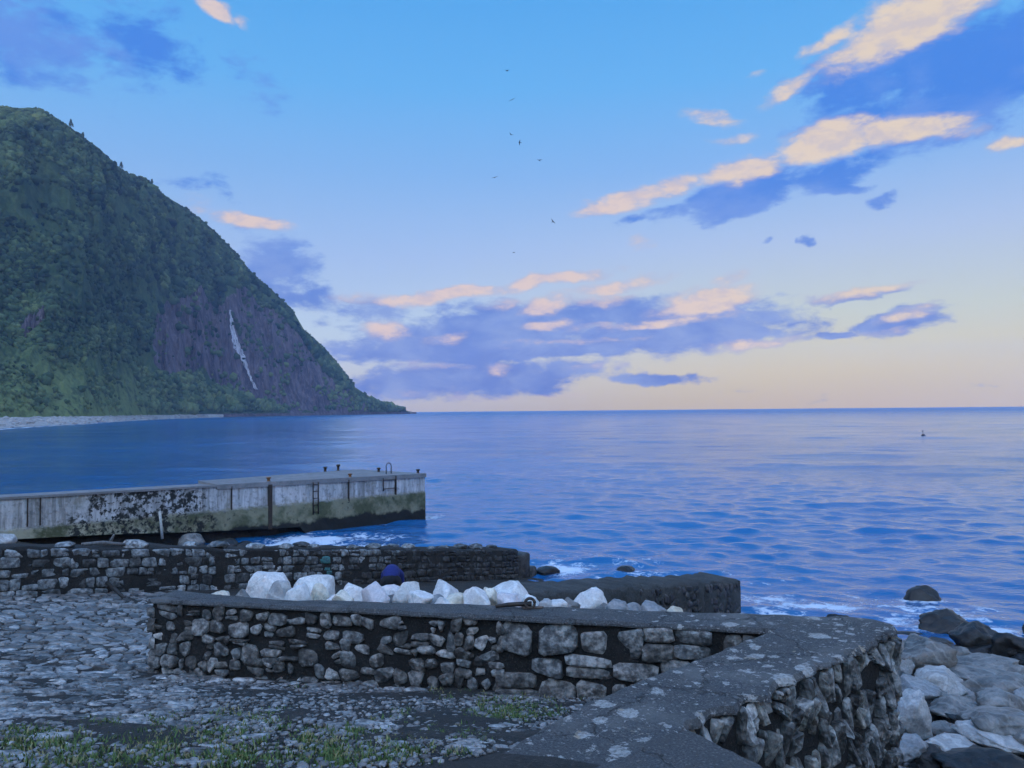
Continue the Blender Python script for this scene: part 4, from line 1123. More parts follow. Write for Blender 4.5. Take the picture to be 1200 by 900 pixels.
# ------------------------------------------------------------------ pier
def pier():
    E = P2(498, 608, 0); d = np.array([-.75, -.66]); d /= np.linalg.norm(d); nrm = np.array([-d[1], d[0]])   # nrm: to the far side
    if nrm[1] < 0: nrm = -nrm
    def pt(t, w): return E + d * t + nrm * w
    t12 = 12.0
    root = add('pier', None, label='long stained concrete pier with whitewashed upper face and raised landing at its end', cat='pier', loc=(E[0], E[1], 0))
    before = {o.name for o in C.objects}
    ts = np.concatenate([np.linspace(0, t12, 25), np.linspace(t12, 40, 40)[1:]])
    def zt(t): return np.interp(t, [0, 12, 19.5, 40], [2.5, 2.6, 2.8, 3.0])
    def face(z_lo, z_hi, push, name, rows, m_, amp=.02, rec=None):
        v = []
        for s in np.linspace(0, 1, rows):
            for t in ts:
                lo = z_lo(t) if callable(z_lo) else z_lo; hi = z_hi(t) if callable(z_hi) else z_hi
                z = lo + (hi - lo) * s; p = pt(t, -push + amp * math.sin(t * 3.1 + z * 5) * math.sin(t * 7.7)); v.append((p[0], p[1], z))
        n = len(ts); b = len(v)
        for t in ts[::-1]:
            hi = z_hi(t) if callable(z_hi) else z_hi; p = pt(t, 1.1); v.append((p[0], p[1], hi))
        for t in ts[::-1]:
            lo = z_lo(t) if callable(z_lo) else z_lo; p = pt(t, 1.1); v.append((p[0], p[1], lo))
        f = [tuple(q) for q in grid_faces(rows, n)]
        for i in range(n - 1):
            f += [((rows - 1) * n + i, (rows - 1) * n + i + 1, b + n - 2 - i, b + n - 1 - i), (b + i, b + i + 1, b + n + i + 1, b + n + i), (i, i + 1, b + n + n - 2 - i, b + n + n - 1 - i)]
        f += [tuple([r * n for r in range(rows)] + [b + n - 1, b + 2 * n - 1])]
        return add(name, mesh(name, v, f, m_, False), root)
    def under(t): return float(np.interp(t, [0, 6, 7.5, 12, 16, 22, 40], [-1.5, -1.5, .35, .62, .95, 1.3, 1.5]))
    face(1.52, zt, 0.0, 'upper_wall', 6, M_PIER)
    face(under, 1.52, .06, 'lower_wall', 6, M_PIER, .03)
    face(-2.0, lambda t: under(t) if t > 6.5 else -1.6, -.55, 'footing', 5, M_ROCKCORE, .12)
    # flat top of the landward wall
    m = MB(); poly = [pt(11.6, -.07), pt(11.6, 1.15), pt(40, 1.15), pt(40, -.07)]
    m.prism(poly, [zt(12) + .004, zt(12) + .004, zt(40) + .004, zt(40) + .004], [zt(12) + .1, zt(12) + .1, zt(40) + .1, zt(40) + .1]); add('wall_coping', m.mesh('wall_coping', M_DECK), root)
    # landing at the end
    BL, FAR = D(243, 562.7, 36.2), D(421, 549.6, 45.7)
    poly = [pt(-.06, -.07), FAR[:2], BL[:2], pt(12.0, 1.2), pt(11.59, -.07)]
    top = [2.53, 2.6, 2.86, 2.86, 2.72]
    if area(np.array(poly)) < 0: poly, top = poly[::-1], top[::-1]
    m = MB(); m.prism(poly, [z - .22 for z in top], top); add('landing_deck', m.mesh('landing_deck', M_DECK), root)
    poly2 = [pt(0.02, .9), FAR[:2] + np.array([-.05, -.1]), BL[:2] + np.array([.1, .05]), pt(11.8, 1.0)]
    if area(np.array(poly2)) < 0: poly2 = poly2[::-1]
    m = MB(); m.prism(poly2, -2, 2.28); add('landing_body', m.mesh('landing_body', M_PIER), root)
    # fittings
    def t_of(u):
        lo, hi = 0, 22
        for _ in range(40):
            mid = (lo + hi) / 2
            if proj(np.array([*pt(mid, 0), 2.2]))[0] > u: lo = mid
            else: hi = mid
        return lo
    def bollard(u, w_, m_, h=.32, lab=None):
        t = t_of(u); p = pt(t, w_); z = float(np.interp(t, [0, 11.6], [2.53, 2.74])) if t < 11.6 else zt(t) + .1
        b = MB(); b.lathe((p[0], p[1], z - .05), [(.12, 0), (.12, .04), (.075, .06), (.07, h * .55), (.12, h * .6), (.12, h * .75), (.04, h * .8)], 12)
        o = add('bollard', b.mesh('bollard', m_, True), root)
        if lab: o['label'] = lab
    bollard(317, .22, M_RUST, .30, 'rusty orange bollard'); bollard(413, .25, M_RUST, .28, 'rusty orange bollard')
    bollard(430, 4.6, M_IRON, .42); bollard(452, 5.2, M_IRON, .5); bollard(470, 2.3, M_IRON, .4); bollard(494, .35, M_IRON, .35)
    def strip(u, za, zb, w_=.05, name='rust_strip', m_=M_IRON):
        t = t_of(u); m = MB(); m.prism([pt(t - w_, -.004), pt(t + w_, -.004), pt(t + w_, -.09), pt(t - w_, -.09)], za, zb); add(name, m.mesh(name, m_), root)
    strip(316, .4, 2.55, .10, 'fender_post'); strip(271, 1.5, 2.6, .018, 'joint'); strip(408, 1.4, 2.5, .03, 'joint'); strip(463, 1.5, 2.52, .04, 'joint'); strip(32, 1.6, 2.7, .02, 'joint'); strip(47, 1.6, 2.7, .02, 'joint')
    def ladder(ua, ub, za, zb, rungs):
        ta, tb = t_of(ua), t_of(ub); m = MB()
        ld = add('ladder', None, root)
        for t in (ta, tb):
            m = MB(); m.tube([(*pt(t, -.10), za), (*pt(t, -.10), zb)], .03, 6); add('rail', m.mesh('rail', M_IRON, True), ld)
        for z in np.linspace(za + .12, zb - .12, rungs):
            m = MB(); m.tube([(*pt(ta, -.10), z), (*pt(tb, -.10), z)], .022, 6); add('rung', m.mesh('rung', M_IRON, True), ld)
    ladder(366, 372, .9, 2.5, 5); ladder(448, 463, 1.75, 2.45, 2)
    t = t_of(466); m = MB(); pts = []
    for k in range(13):
        a = math.pi * k / 12; q = pt(t - .16 * math.cos(a), .9); pts.append((q[0], q[1], 2.55 + .45 + .16 * math.sin(a)))
    q0, q1 = pt(t - .16, .9), pt(t + .16, .9)
    m.tube([(q0[0], q0[1], 2.5)] + pts + [(q1[0], q1[1], 2.5)], .03, 8); add('hand_hoop', m.mesh('hand_hoop', M_STEEL, True), root)
    t = t_of(186); m = MB(); a, b_ = pt(t, -.14), pt(t - .1, -.2)
    m.tube([(a[0], a[1], 1.75), (b_[0], b_[1], .55)], .06, 8); o = add('drain_pipe', m.mesh('drain_pipe', M_PVC, True), root); o['label'] = 'pale drain pipe hanging down the blackened wall'
    rel_stones(before)
pier()

# ------------------------------------------------------------------ paving stones of forecourt and slipway
def paving():
    rs = np.random.RandomState(51)
    x0, x1, y0, y1 = -12.2, 2.2, 4.2, 17.0
    seeds = []
    ang = .05
    for j in range(int((y1 - y0) / .175)):
        y = y0 + (j + .5) * .175; x = x0 + .3 * rs.rand()
        while x < x1:
            seeds.append((x + .08 * (rs.rand() - .5), y + .07 * (rs.rand() - .5) + .06 * math.sin(x * 1.1))); x += .26 * (.55 + .95 * rs.rand())
    seeds = np.array(seeds)
    z = ground_z(seeds[:, 0], seeds[:, 1])
    uv = proj(np.c_[seeds, z])
    d1 = (seeds - WA[:2]) @ wn; s1 = ((seeds - WA[:2]) @ wd) / WL
    dj = (seeds - JO) @ JN
    vis = (uv[:, 0] > -25) & (uv[:, 0] < 660) & (uv[:, 1] > 660) & (uv[:, 1] < 925) & (dj < -.02)
    vis &= (d1 > .03) | (s1 < -.005)
    # arm of the wall hides / covers
    e = P2(905, 738); f_ = P2(560, 895); en = np.array([(f_ - e)[1], -(f_ - e)[0]]); en /= np.linalg.norm(en)
    if (WA[:2] - e) @ en < 0: en = -en
    vis &= ((seeds - e) @ en > .05) | (d1 < 0)
    idx = np.where(vis)[0]
    # bare earth: more of it in the middle of the forecourt
    bare = fbm(v3(seeds[:, 0] * .55, seeds[:, 1] * .55, 6), 3)
    mid = sst(seeds[:, 0], -4.6, -2.0) * sst(d1, .0, .5)
    near = sst(uv[:, 1], 800, 850)
    drop = (rs.rand(len(seeds)) < np.clip(.05 + .62 * np.maximum(mid, near * .75) * sst(bare, -.5, .3) + .25 * mid, 0, .86))
    idx = [i for i in idx if not drop[i]]
    info = []
    sub = seeds
    for i in idx:
        s = seeds[i]; d2 = ((sub - s) ** 2).sum(1); nb = np.argsort(d2)[1:15]
        poly = [s + np.array(q) for q in ((-.4, -.3), (.4, -.3), (.4, .3), (-.4, .3))]
        for j in nb: poly = clip_half(poly, (s + sub[j]) / 2, sub[j] - s)
        if len(poly) < 3: continue
        r = stone_shape(np.array(poly), .014 + .016 * rs.rand(), .014 + .026 * rs.rand() ** 2, rs, .05, .05, .12, .35)
        if r is None: continue
        v, f = r
        gz = ground_z(v[:, 0], v[:, 1]); zc = float(ground_z(*s))
        gz = np.where(np.abs(gz - zc) > .25, zc, gz)
        v = np.c_[v[:, :2], gz + v[:, 2] * (1 - .35 * mid[i]) - .012 * mid[i]]
        q = proj(v); sz = np.ptp(q[:, 0]) * np.ptp(q[:, 1])
        info.append((sz, s, v, f))
    info.sort(key=lambda a: -a[0])
    for sz, s, v, f in info[:300]:
        c = np.array([*s, float(ground_z(*s))])
        add('paving_stone', mesh('paving_stone', v - c, f, M_COBBLE), ground, loc=c)
    vs, fs, b, tint = [], [], 0, []
    for sz, s, v, f in info[300:]:
        vs.append(v); fs += [tuple(b + k for k in q) for q in f]; b += len(v); tint += [rs.rand()] * len(v)
    me = mesh('small_paving', np.concatenate(vs), fs, M_COBBLE2); attr(me, 'tint', tint)
    add('small_paving', me, ground, kind='stuff')
    return len(info)
def m_cob2():
    m, t, b = mat('cobble_stone_far'); p = wpos(t); v = getattr_node(t, 'tint')
    c = t.ramp(v, [(0, (.12, .11, .10)), (.3, (.24, .225, .21)), (.6, (.36, .345, .325)), (.85, (.46, .44, .42)), (1, (.60, .57, .54))])
    n1 = t.noise(p, 12, 8, .65)
    c = t.mix(t.math('MULTIPLY', t.mapr(n1, .3, .72), .75), t.mix(1.0, c, (.42, .42, .43), 'MULTIPLY'), c)
    gr = t.mapr(t.noise(p, 3.2, 6, .7), .48, .62)
    c = t.mix(t.math('MULTIPLY', gr, .45), c, (.02, .018, .016))
    t.put(b.inputs['Base Color'], c); b.inputs['Roughness'].default_value = .42
    bump(t, b, n1, .5, .03)
    return m
M_COBBLE2 = m_cob2()
print('paving', paving())

# ------------------------------------------------------------------ boulders
def rock_mesh(name, dims, seed, mat_, sub=4, flat=7, rough=.10, cut=(.62, .92)):
    rs = np.random.RandomState(seed)
    v, f = ICO[sub]; v = v.copy()
    for _ in range(flat):
        n = rs.normal(size=3); n /= np.linalg.norm(n); d = cut[0] + (cut[1] - cut[0]) * rs.rand()
        q = v @ n; over = np.maximum(q - d, 0)
        v = v - n * (over * .93)[:, None]
    v = v * (1 + .11 * fbm(v * 1.1 + seed * 3.7, 3))[:, None]
    v = v + (v / np.linalg.norm(v, axis=1)[:, None]) * (fbm(v * 4.2 + seed, 3) * rough * .35)[:, None]
    v = v + (v / np.linalg.norm(v, axis=1)[:, None]) * ((ridged(v * np.array([2.2, 2.2, 4.5]) + seed * 1.3, 3) - .9) * rough * .22)[:, None]
    v = (v - (v.max(0) + v.min(0)) / 2) / (np.ptp(v, axis=0) / 2) * np.array(dims) / 2
    return mesh(name, v, f, mat_)
def place_rock(name, c, dims, seed, mat_, lab, group, rot=(0, 0, 0), cat='rock', **kw):
    o = add(name, rock_mesh(name, dims, seed, mat_, **kw), None, lab, cat, group, loc=c)
    o.rotation_euler = rot
    return o
G1 = 'pale boulders heaped behind the rubble wall'
L1 = 'pale marbled boulder in the heap behind the long arm of the rubble wall'
# photo column, top row, width in pixels, height / width, rock kind, label
BO = [(258, 690, 36, .42, M_TAN, 'flat cream-coloured stone lying at the near end of the boulder heap'), (283, 690, 30, .6, M_GREY, 'small grey stone beside the flat cream-coloured stone'), (300, 690, 40, .5, M_WHITE, None),
      (318, 668, 56, .75, M_PALE, 'tallest pale boulder, with dark speckled crown, at the start of the heap'), (326, 680, 30, .95, M_WHITE, 'upright pointed pale boulder in front of the tallest one'), (347, 684, 36, .8, M_PALE, 'pale boulder between the tallest one and the broad smooth one'), (369, 673, 52, .72, M_PALE, 'broad smooth pale boulder behind the round cream one'),
      (373, 683, 27, 1.0, M_TAN, 'round cream boulder with striped side in front of the broad pale boulder'), (361, 697, 12, .7, M_TAN, 'tiny cream stone tucked beside the round cream boulder'), (401, 691, 28, .75, M_TAN, 'low rounded sandy stone on the edge of the heap'), (413, 683, 46, .65, M_PALE, 'wide pale boulder behind the low rounded sandy stone'), (428, 690, 40, .6, M_PALE, None),
      (440, 681, 36, .8, M_ROSE, 'rosy boulder touching the larger rosy grey one'), (458, 682, 46, .72, M_ROSE, 'rosy grey boulder directly in front of the bending person'), (462, 695, 30, .6, M_GREY, 'low grey stone below the rosy boulder'), (478, 681, 34, .85, M_PALE, 'pale boulder standing against the rosy grey one'), (492, 692, 32, .75, M_PALE, None),
      (508, 697, 34, .6, M_BLUE, None), (522, 680, 44, .78, M_PALE, 'domed bluish white boulder rising above its neighbours in the heap'), (536, 694, 34, .7, M_TAN, 'low yellowish boulder in front of the domed bluish one'), (560, 687, 36, .85, M_PALE, 'smooth rounded pale boulder beside the low yellowish one'), (575, 688, 24, .85, M_TAN, 'narrow cream boulder squeezed behind the big veined one'),
      (600, 682, 52, .78, M_PALE, 'big pale boulder with grey veins behind the mooring ring'), (597, 694, 30, .8, M_ROSE, 'small lilac boulder standing before the big veined one'), (622, 695, 26, .9, M_PALE, 'pale boulder half hidden beside the big veined one'), (651, 701, 30, .6, M_PALE, None), (686, 687, 50, .8, M_PALE, 'lone square-shouldered white boulder at the far end of the heap'), (668, 700, 24, .8, M_GREY, 'small grey stone leaning on the lone square-shouldered boulder'),
      (340, 697, 24, .6, M_WHITE, None), (390, 697, 20, .7, M_PALE, None), (520, 699, 24, .6, M_PALE, None), (555, 699, 22, .7, M_TAN, None), (640, 702, 22, .6, M_WHITE, None),
      (724, 702, 30, .7, M_BLUE, None), (745, 707, 36, .6, M_BLUE, None), (766, 704, 32, .6, M_BLUE, None), (790, 709, 22, .6, M_TAN, 'small sandy stone at the foot of the concrete wall end'), (708, 708, 24, .6, M_GREY, None), (735, 711, 24, .6, M_BLUE, None)]
def boulders():
    for i, (u, vt, w_, hr, m_, lab) in enumerate(BO):
        best = None
        for y in np.arange(10.8, 15.2, .1):
            p = D(u, vt, y); g = float(ground_z(p[0], y)); W = w_ * y / FPX
            h = p[2] - g; err = abs(h - hr * W * .92)
            if h > .1 and (best is None or err < best[0]): best = (err, y, p, g, W, h)
        err, y, p, g, W, h = best
        if w_ <= 36 or u > 700:
            y = 11.9 + .5 * ((i * 37) % 10) / 10; p = D(u, vt, y); g = float(ground_z(p[0], y)); W = w_ * y / FPX
        else:
            y = max(y, 12.8); p = D(u, vt, y); g = float(ground_z(p[0], y)); W = w_ * y / FPX
        H = min(max(hr * W * 1.05, p[2] - g + .06), hr * W * 1.05 * 1.35)
        # taller than the rock: it rests on others of the heap
        zc = p[2] - H / 2
        rs = np.random.RandomState(100 + i)
        blue = u > 700
        grp = ('bluish stones beside the concrete wall end' if blue else G1) if lab is None else None
        lb = lab or ('bluish grey stone lying between the rubble wall and the concrete wall end' if blue else (L1 if m_ is M_PALE else {'M_WHITE': 'x'}.get('', None) or
             {id(M_WHITE): 'small whitish stone in the boulder heap behind the rubble wall', id(M_TAN): 'small cream stone in the boulder heap behind the rubble wall', id(M_ROSE): 'rosy boulder in the heap beside the bending person', id(M_GREY): 'small grey stone in the heap and at its far end', id(M_BLUE): 'low bluish boulder in the middle of the boulder heap'}[id(m_)]))
        place_rock('boulder', (p[0], y, zc), (W * .98, W * (.8 + .25 * rs.rand()), H), 60 + i, m_, lb, grp, (0, 0, 0), 'boulder', flat=15, rough=.08, cut=(.48, .85))
boulders()

# rocks of the shore: column, row of the centre, width, height (pixels), kind, label
G2 = 'grey rocks on the shore beside the broad wall arm'
RK = [(1104, 733, 62, 32, M_WET, 'large domed black wet rock at the edge of the surf'), (1146, 752, 58, 40, M_WET, 'big black wet boulder behind the grey slabs'), (1188, 762, 54, 38, M_WET, 'black rock at the water beside the big black boulder'), (1068, 747, 40, 14, M_WET, 'low brown-black rock just past the wall end'),
      (1083, 770, 64, 42, M_GREY, 'large smooth grey boulder against the end of the rubble wall'), (1118, 769, 36, 22, M_GREY, 'small grey rock wedged beside the large smooth boulder at the wall end'), (1136, 764, 62, 20, M_WET, 'flat dark rock below the domed black one'), (1152, 781, 84, 17, M_GREY, 'long flat grey slab under the black boulders'), (1146, 792, 76, 16, M_GREY, 'second long flat slab just below the long grey slab'),
      (1106, 802, 66, 34, M_WHITE, 'pale mottled boulder with white top in the middle of the shore rocks'), (1060, 789, 20, 30, M_BLUE, 'upright narrow bluish stone against the wall'), (1078, 814, 54, 36, M_BLUE, 'bluish slanting slab leaning beside the pale mottled boulder'), (1166, 810, 74, 32, M_GREY, 'broad grey rock just below the two long flat slabs'), (1172, 826, 64, 34, M_GREY, 'grey boulder between the broad grey rock and the large one behind the white slab'),
      (1069, 842, 38, 60, M_WHITE, 'tall rounded white boulder wedged against the wall foot'), (1124, 832, 66, 28, M_GREY, 'low grey rock in front of the pale mottled boulder'), (1156, 831, 32, 16, M_BLUE, 'small bluish rock next to the small sandy stone'), (1172, 850, 92, 36, M_GREY, 'large grey boulder behind the white slab'), (1180, 837, 22, 14, M_TAN, 'small sandy stone between the grey boulders'),
      (1108, 858, 44, 16, M_GREY, 'small brownish grey rock above the flat bluish white slab'), (1117, 874, 74, 24, M_WHITE, 'flat bluish white slab near the wall foot'), (1166, 866, 82, 26, M_WHITE, 'flat white slab lying on the dark rock'), (1068, 878, 32, 30, M_BLUE, 'bluish rock below the tall rounded white boulder at the wall foot'), (1160, 896, 120, 36, M_WET, 'broad dark rock beneath the two white slabs'),
      (1196, 792, 26, 22, M_GREY, None), (1090, 786, 30, 18, M_GREY, None), (1135, 815, 36, 18, M_BLUE, None), (1130, 848, 50, 22, M_WET, 'dark wet rock in the gap above the two pale slabs'), (1096, 838, 36, 24, M_WET, 'dark wet rock beside the tall rounded white boulder'), (1090, 890, 40, 30, M_WET, 'dark rock under the flat bluish white slab'), (1200, 820, 30, 26, M_BLUE, None), (1210, 868, 40, 30, M_GREY, None), (1215, 776, 40, 24, M_WET, None),
      (1060, 760, 22, 16, M_GREY, None), (1062, 812, 18, 20, M_GREY, None), (1104, 756, 40, 14, M_WET, 'low dark rock between the large smooth boulder and the domed black rock'), (1100, 820, 30, 20, M_GREY, None), (1185, 800, 36, 18, M_GREY, None), (1220, 740, 44, 22, M_WET, None), (1160, 775, 40, 16, M_WET, None),
      (1120, 786, 34, 14, M_GREY, None), (1146, 868, 30, 16, M_WET, None)]
def shore_rocks():
    for i, (u, v_, w_, h_, m_, lab) in enumerate(RK):
        y = 14.0
        for _ in range(12):                       # rest on the sloping shore
            p = D(u, v_, y); W, H = w_ * y / FPX, h_ * y / FPX
            z = float(1.0 - .1 * (y - 9)) + H * .45 + (.12 if m_ is not M_WET else .0)
            q = P(u, v_, z); y = q[1]
        W, H = w_ * y / FPX, h_ * y / FPX
        rs = np.random.RandomState(300 + i)
        lb = lab or {id(M_GREY): 'grey sea-worn rock among the slabs on the shore by the wall', id(M_BLUE): 'small bluish rock among the grey slabs on the shore', id(M_WET): 'dark wet rock in the gaps of the shore rocks'}[id(m_)]
        flatness = h_ / w_
        place_rock('shore_rock', (q[0], y, z), (W * 1.06, W * (.75 + .4 * rs.rand()) if flatness > .35 else W * .8, H * (1.1 if flatness > .35 else .95)), 400 + i, m_, lb, None if lab else ('shore rocks ' + m_.name.replace('_', ' ')), (rs.normal() * .05, rs.normal() * .10, 0 if flatness < .4 else rs.rand() * .3), 'rock', flat=15, rough=.24, cut=(.5, .88))
    # the rock awash further out
    c = P(1080, 700, .05); W = 38 * c[1] / FPX
    place_rock('sea_rock', (c[0], c[1], -.06), (W * 1.1, W * .9, .95), 77, M_WET, 'single black rock standing in the water off the shore', None)
    c = P(735, 669, 0); place_rock('sea_rock', (c[0], c[1], -.02), (.85, .7, .42), 78, M_WET, 'low dark rock awash in the foam near the slipway', None)
    c = P(642, 671, 0.05); place_rock('sea_rock', (c[0], c[1], .05), (.95, .8, .5), 79, M_WET, 'dark rock at the toe of the long slipway wall', None)
    c = P(845, 722, .1); place_rock('sea_rock', (c[0] + .3, c[1] + .6, .05), (.9, .8, .5), 80, M_WET, 'dark rock awash at the foot of the concrete wall end', None)
    c = P(990, 722, .3); place_rock('sea_rock', (c[0], c[1] + .3, -.1), (.8, .7, .75), 81, M_WET, 'dark rock top showing just over the broad wall arm', None)
    # rocks between the pier and the slipway wall
    LR_ = [(10, 607, 40, 26, M_GREY, 'long grey boulder against the foot of the pier'), (12, 622, 26, 18, M_TAN, 'round pale boulder resting by the long grey one'), (30, 620, 24, 20, M_GREY, None), (3, 633, 30, 14, M_WHITE, 'whitish stone at the end of the slipway wall top'), (48, 624, 26, 20, M_BLUE, 'pointed bluish rock leaning by the pier'),
           (80, 630, 34, 16, M_GREY, None), (60, 632, 24, 14, M_WET, None), (225, 634, 32, 16, M_GREY, 'rounded rock in the dark hollow under the pier'), (265, 638, 34, 12, M_WET, None), (150, 636, 26, 10, M_WET, None), (285, 640, 26, 10, M_WET, None), (190, 640, 22, 8, M_WET, None), (120, 636, 20, 9, M_GREY, None)]
    for i, (u, v_, w_, h_, m_, lab) in enumerate(LR_):
        best = None
        for y in np.arange(18, 34, .1):
            p = D(u, v_, y); g = float(ground_z(p[0], y)); H = h_ * y / FPX; e_ = abs(p[2] - (max(g, -.1) + H * .4))
            if best is None or e_ < best[0]: best = (e_, y, p)
        y, p = best[1], best[2]; W, H = w_ * y / FPX, h_ * y / FPX
        lb = lab or {id(M_GREY): 'grey rock lying between the pier and the slipway wall', id(M_WET): 'dark wet rock at the foot of the pier'}[id(m_)]
        place_rock('shore_rock', (p[0], y, p[2]), (W, W * .85, H * 1.15), 500 + i, m_, lb, None if lab else 'rocks below the pier ' + m_.name.split('_')[0], (0, 0, 0), 'rock', sub=3, flat=9)
shore_rocks()

# ------------------------------------------------------------------ loose shingle, gravel and grass
def scatter_pebbles(name, n, region, zf, smin, smax, mat_, lab, seed, keepf=None):
    rs = np.random.RandomState(seed); v, f = ICO[1]
    x = region[0] + (region[1] - region[0]) * rs.rand(n); y = region[2] + (region[3] - region[2]) * rs.rand(n)
    k = keepf(x, y) if keepf else np.ones(n, bool); x, y = x[k], y[k]; n = len(x)
    s = smin + (smax - smin) * rs.rand(n) ** 3
    vv = v[None] * (1 + .5 * (rs.rand(n, len(v), 1) - .5)) * (s[:, None] * np.stack([1 + .6 * rs.rand(n), .8 + .4 * rs.rand(n), .45 + .3 * rs.rand(n)], 1))[:, None]
    a = rs.rand(n) * 6.28; ca, sa = np.cos(a)[:, None], np.sin(a)[:, None]
    vv = np.stack([vv[..., 0] * ca - vv[..., 1] * sa, vv[..., 0] * sa + vv[..., 1] * ca, vv[..., 2]], -1)
    vv = vv + np.stack([x, y, zf(x, y) + s * .2], 1)[:, None]
    ff = (f[None] + (np.arange(n) * len(v))[:, None, None]).reshape(-1, 3)
    me = mesh(name, vv.reshape(-1, 3), ff, mat_, True); attr(me, 'tint', np.repeat(rs.rand(n), len(v)))
    add(name, me, kind='stuff', label=lab, cat='gravel')
def fore(x, y):
    p = np.stack([x, y], 1); d1 = (p - WA[:2]) @ wn
    e = P2(905, 738); f_ = P2(560, 895); en = np.array([(f_ - e)[1], -(f_ - e)[0]]); en /= np.linalg.norm(en)
    if (WA[:2] - e) @ en < 0: en = -en
    uv = proj(np.c_[x, y, ground_z(x, y)])
    return (d1 > .05) & ((p - e) @ en > .03) & (uv[:, 0] > -20) & (uv[:, 1] < 930)
scatter_pebbles('gravel', 22000, (-6.5, 2.4, 4.2, 9.6), ground_z, .005, .030, M_COBBLE2, 'fine grey gravel over the bare earth of the forecourt', 5, fore)
scatter_pebbles('beach_shingle', 2600, (4.2, 12, 9, 21), ground_z, .05, .22, M_COBBLE2, 'dark shingle between the shore rocks', 6)
scatter_pebbles('rubble_fill', 1500, (-13, -4, 9.8, 16), ground_z, .012, .05, M_COBBLE2, 'small stones scattered over the slipway paving', 7, lambda x, y: ((np.stack([x, y], 1) - JO) @ JN < -.1) & ((np.stack([x, y], 1) - WA[:2]) @ wn < -.05))

def grass():
    rs = np.random.RandomState(9)
    patches = [(480, 880, 60, 14, 120), (530, 862, 40, 10, 60), (440, 885, 50, 12, 90), (200, 895, 80, 8, 120), (330, 870, 70, 16, 120), (90, 862, 70, 12, 120), (555, 812, 40, 10, 130), (575, 835, 30, 9, 160), (620, 828, 34, 12, 200), (600, 842, 26, 6, 90), (525, 808, 26, 7, 50), (418, 796, 14, 4, 60), (580, 800, 10, 6, 30), (690, 818, 10, 5, 26), (650, 836, 14, 5, 40),
               (395, 886, 18, 14, 170), (412, 863, 18, 5, 50), (360, 868, 18, 5, 50), (472, 838, 16, 6, 24), (20, 866, 40, 14, 190), (60, 880, 60, 16, 190), (140, 885, 60, 12, 150), (175, 872, 40, 9, 170), (270, 885, 24, 8, 110), (230, 865, 40, 8, 100),
               (300, 842, 50, 10, 70), (155, 848, 50, 8, 80), (110, 893, 60, 10, 120), (340, 895, 60, 8, 90), (250, 850, 60, 14, 70), (455, 855, 50, 14, 40), (320, 800, 60, 10, 20), (0, 895, 40, 10, 60)]
    vs, fs, ti = [], [], []
    b = 0
    for u, v_, ru, rv, n in patches:
        tuft_n = max(4, int(n * .5))
        for _ in range(tuft_n):
            a, r = rs.rand() * 6.28, rs.rand() ** .6
            uu, vv = u + 1.2 * ru * r * math.cos(a), v_ + 1.25 * rv * r * math.sin(a)
            z = 3.0
            for _k in range(8):
                p = P(uu, vv, z); z = float(ground_z(p[0], p[1]))
            if not fore(np.array([p[0]]), np.array([p[1]]))[0]: continue
            h0 = .014 + .034 * rs.rand() ** 1.5; dry = rs.rand() < .16
            for _j in range(11):
                o = np.array([p[0] + rs.normal() * .035, p[1] + rs.normal() * .035, z - .01]); th = rs.rand() * 6.28
                lean = np.array([math.cos(th), math.sin(th), 0]) * (.25 + .75 * rs.rand()); h = h0 * (.5 + .8 * rs.rand()); w_ = .0035 + .0035 * rs.rand()
                side = np.array([-math.sin(th), math.cos(th), 0]) * w_
                m1 = o + lean * h * .35 + np.array([0, 0, h * .6]); tip = o + lean * h * 1.0 + np.array([0, 0, h])
                vs += [o - side, o + side, m1 + side * .7, m1 - side * .7, tip]; fs += [(b, b + 1, b + 2, b + 3), (b + 3, b + 2, b + 4)]; b += 5
                ti += [min(1, (.9 + .1 * rs.rand()) if dry or rs.rand() < .06 else .75 * rs.rand())] * 5
    me = mesh('grass', vs, fs, M_GRASS); attr(me, 'tint', ti)
    add('grass', me, kind='stuff', label='short green grass tufts growing through the forecourt stones', cat='grass')
grass()

# ------------------------------------------------------------------ mooring ring lying on the capping
M_DARKRUST = m_plain('dull_rust', (.14, .09, .06), .9, 0, (.07, .05, .04))
def ring():
    c = P(611, 713, ZC); t = add('mooring_ring', None, label='black iron mooring ring and pin lying on top of the rubble wall', cat='mooring ring', loc=(c[0], c[1], ZC))
    m = MB(); m.tube([(-.30, -.02, .03), (-.15, .0, .045), (.02, .01, .05), (.12, .01, .05)], [.018, .026, .026, .03], 10); add('pin', m.mesh('pin', M_IRON, True), t)
    m = MB(); pts = [(.10 + .055 * math.cos(a), .02 * math.sin(a), .06 + .05 * math.sin(a)) for a in np.linspace(0, 2 * math.pi, 25)]; m.tube(pts, .018, 8); add('ring', m.mesh('ring', M_IRON, True), t)
    m = MB(); m.prism([(.02, -.04), (.24, -.03), (.26, .04), (.0, .05)], .004, .014); add('plate', m.mesh('plate', M_DARKRUST), t)
ring()

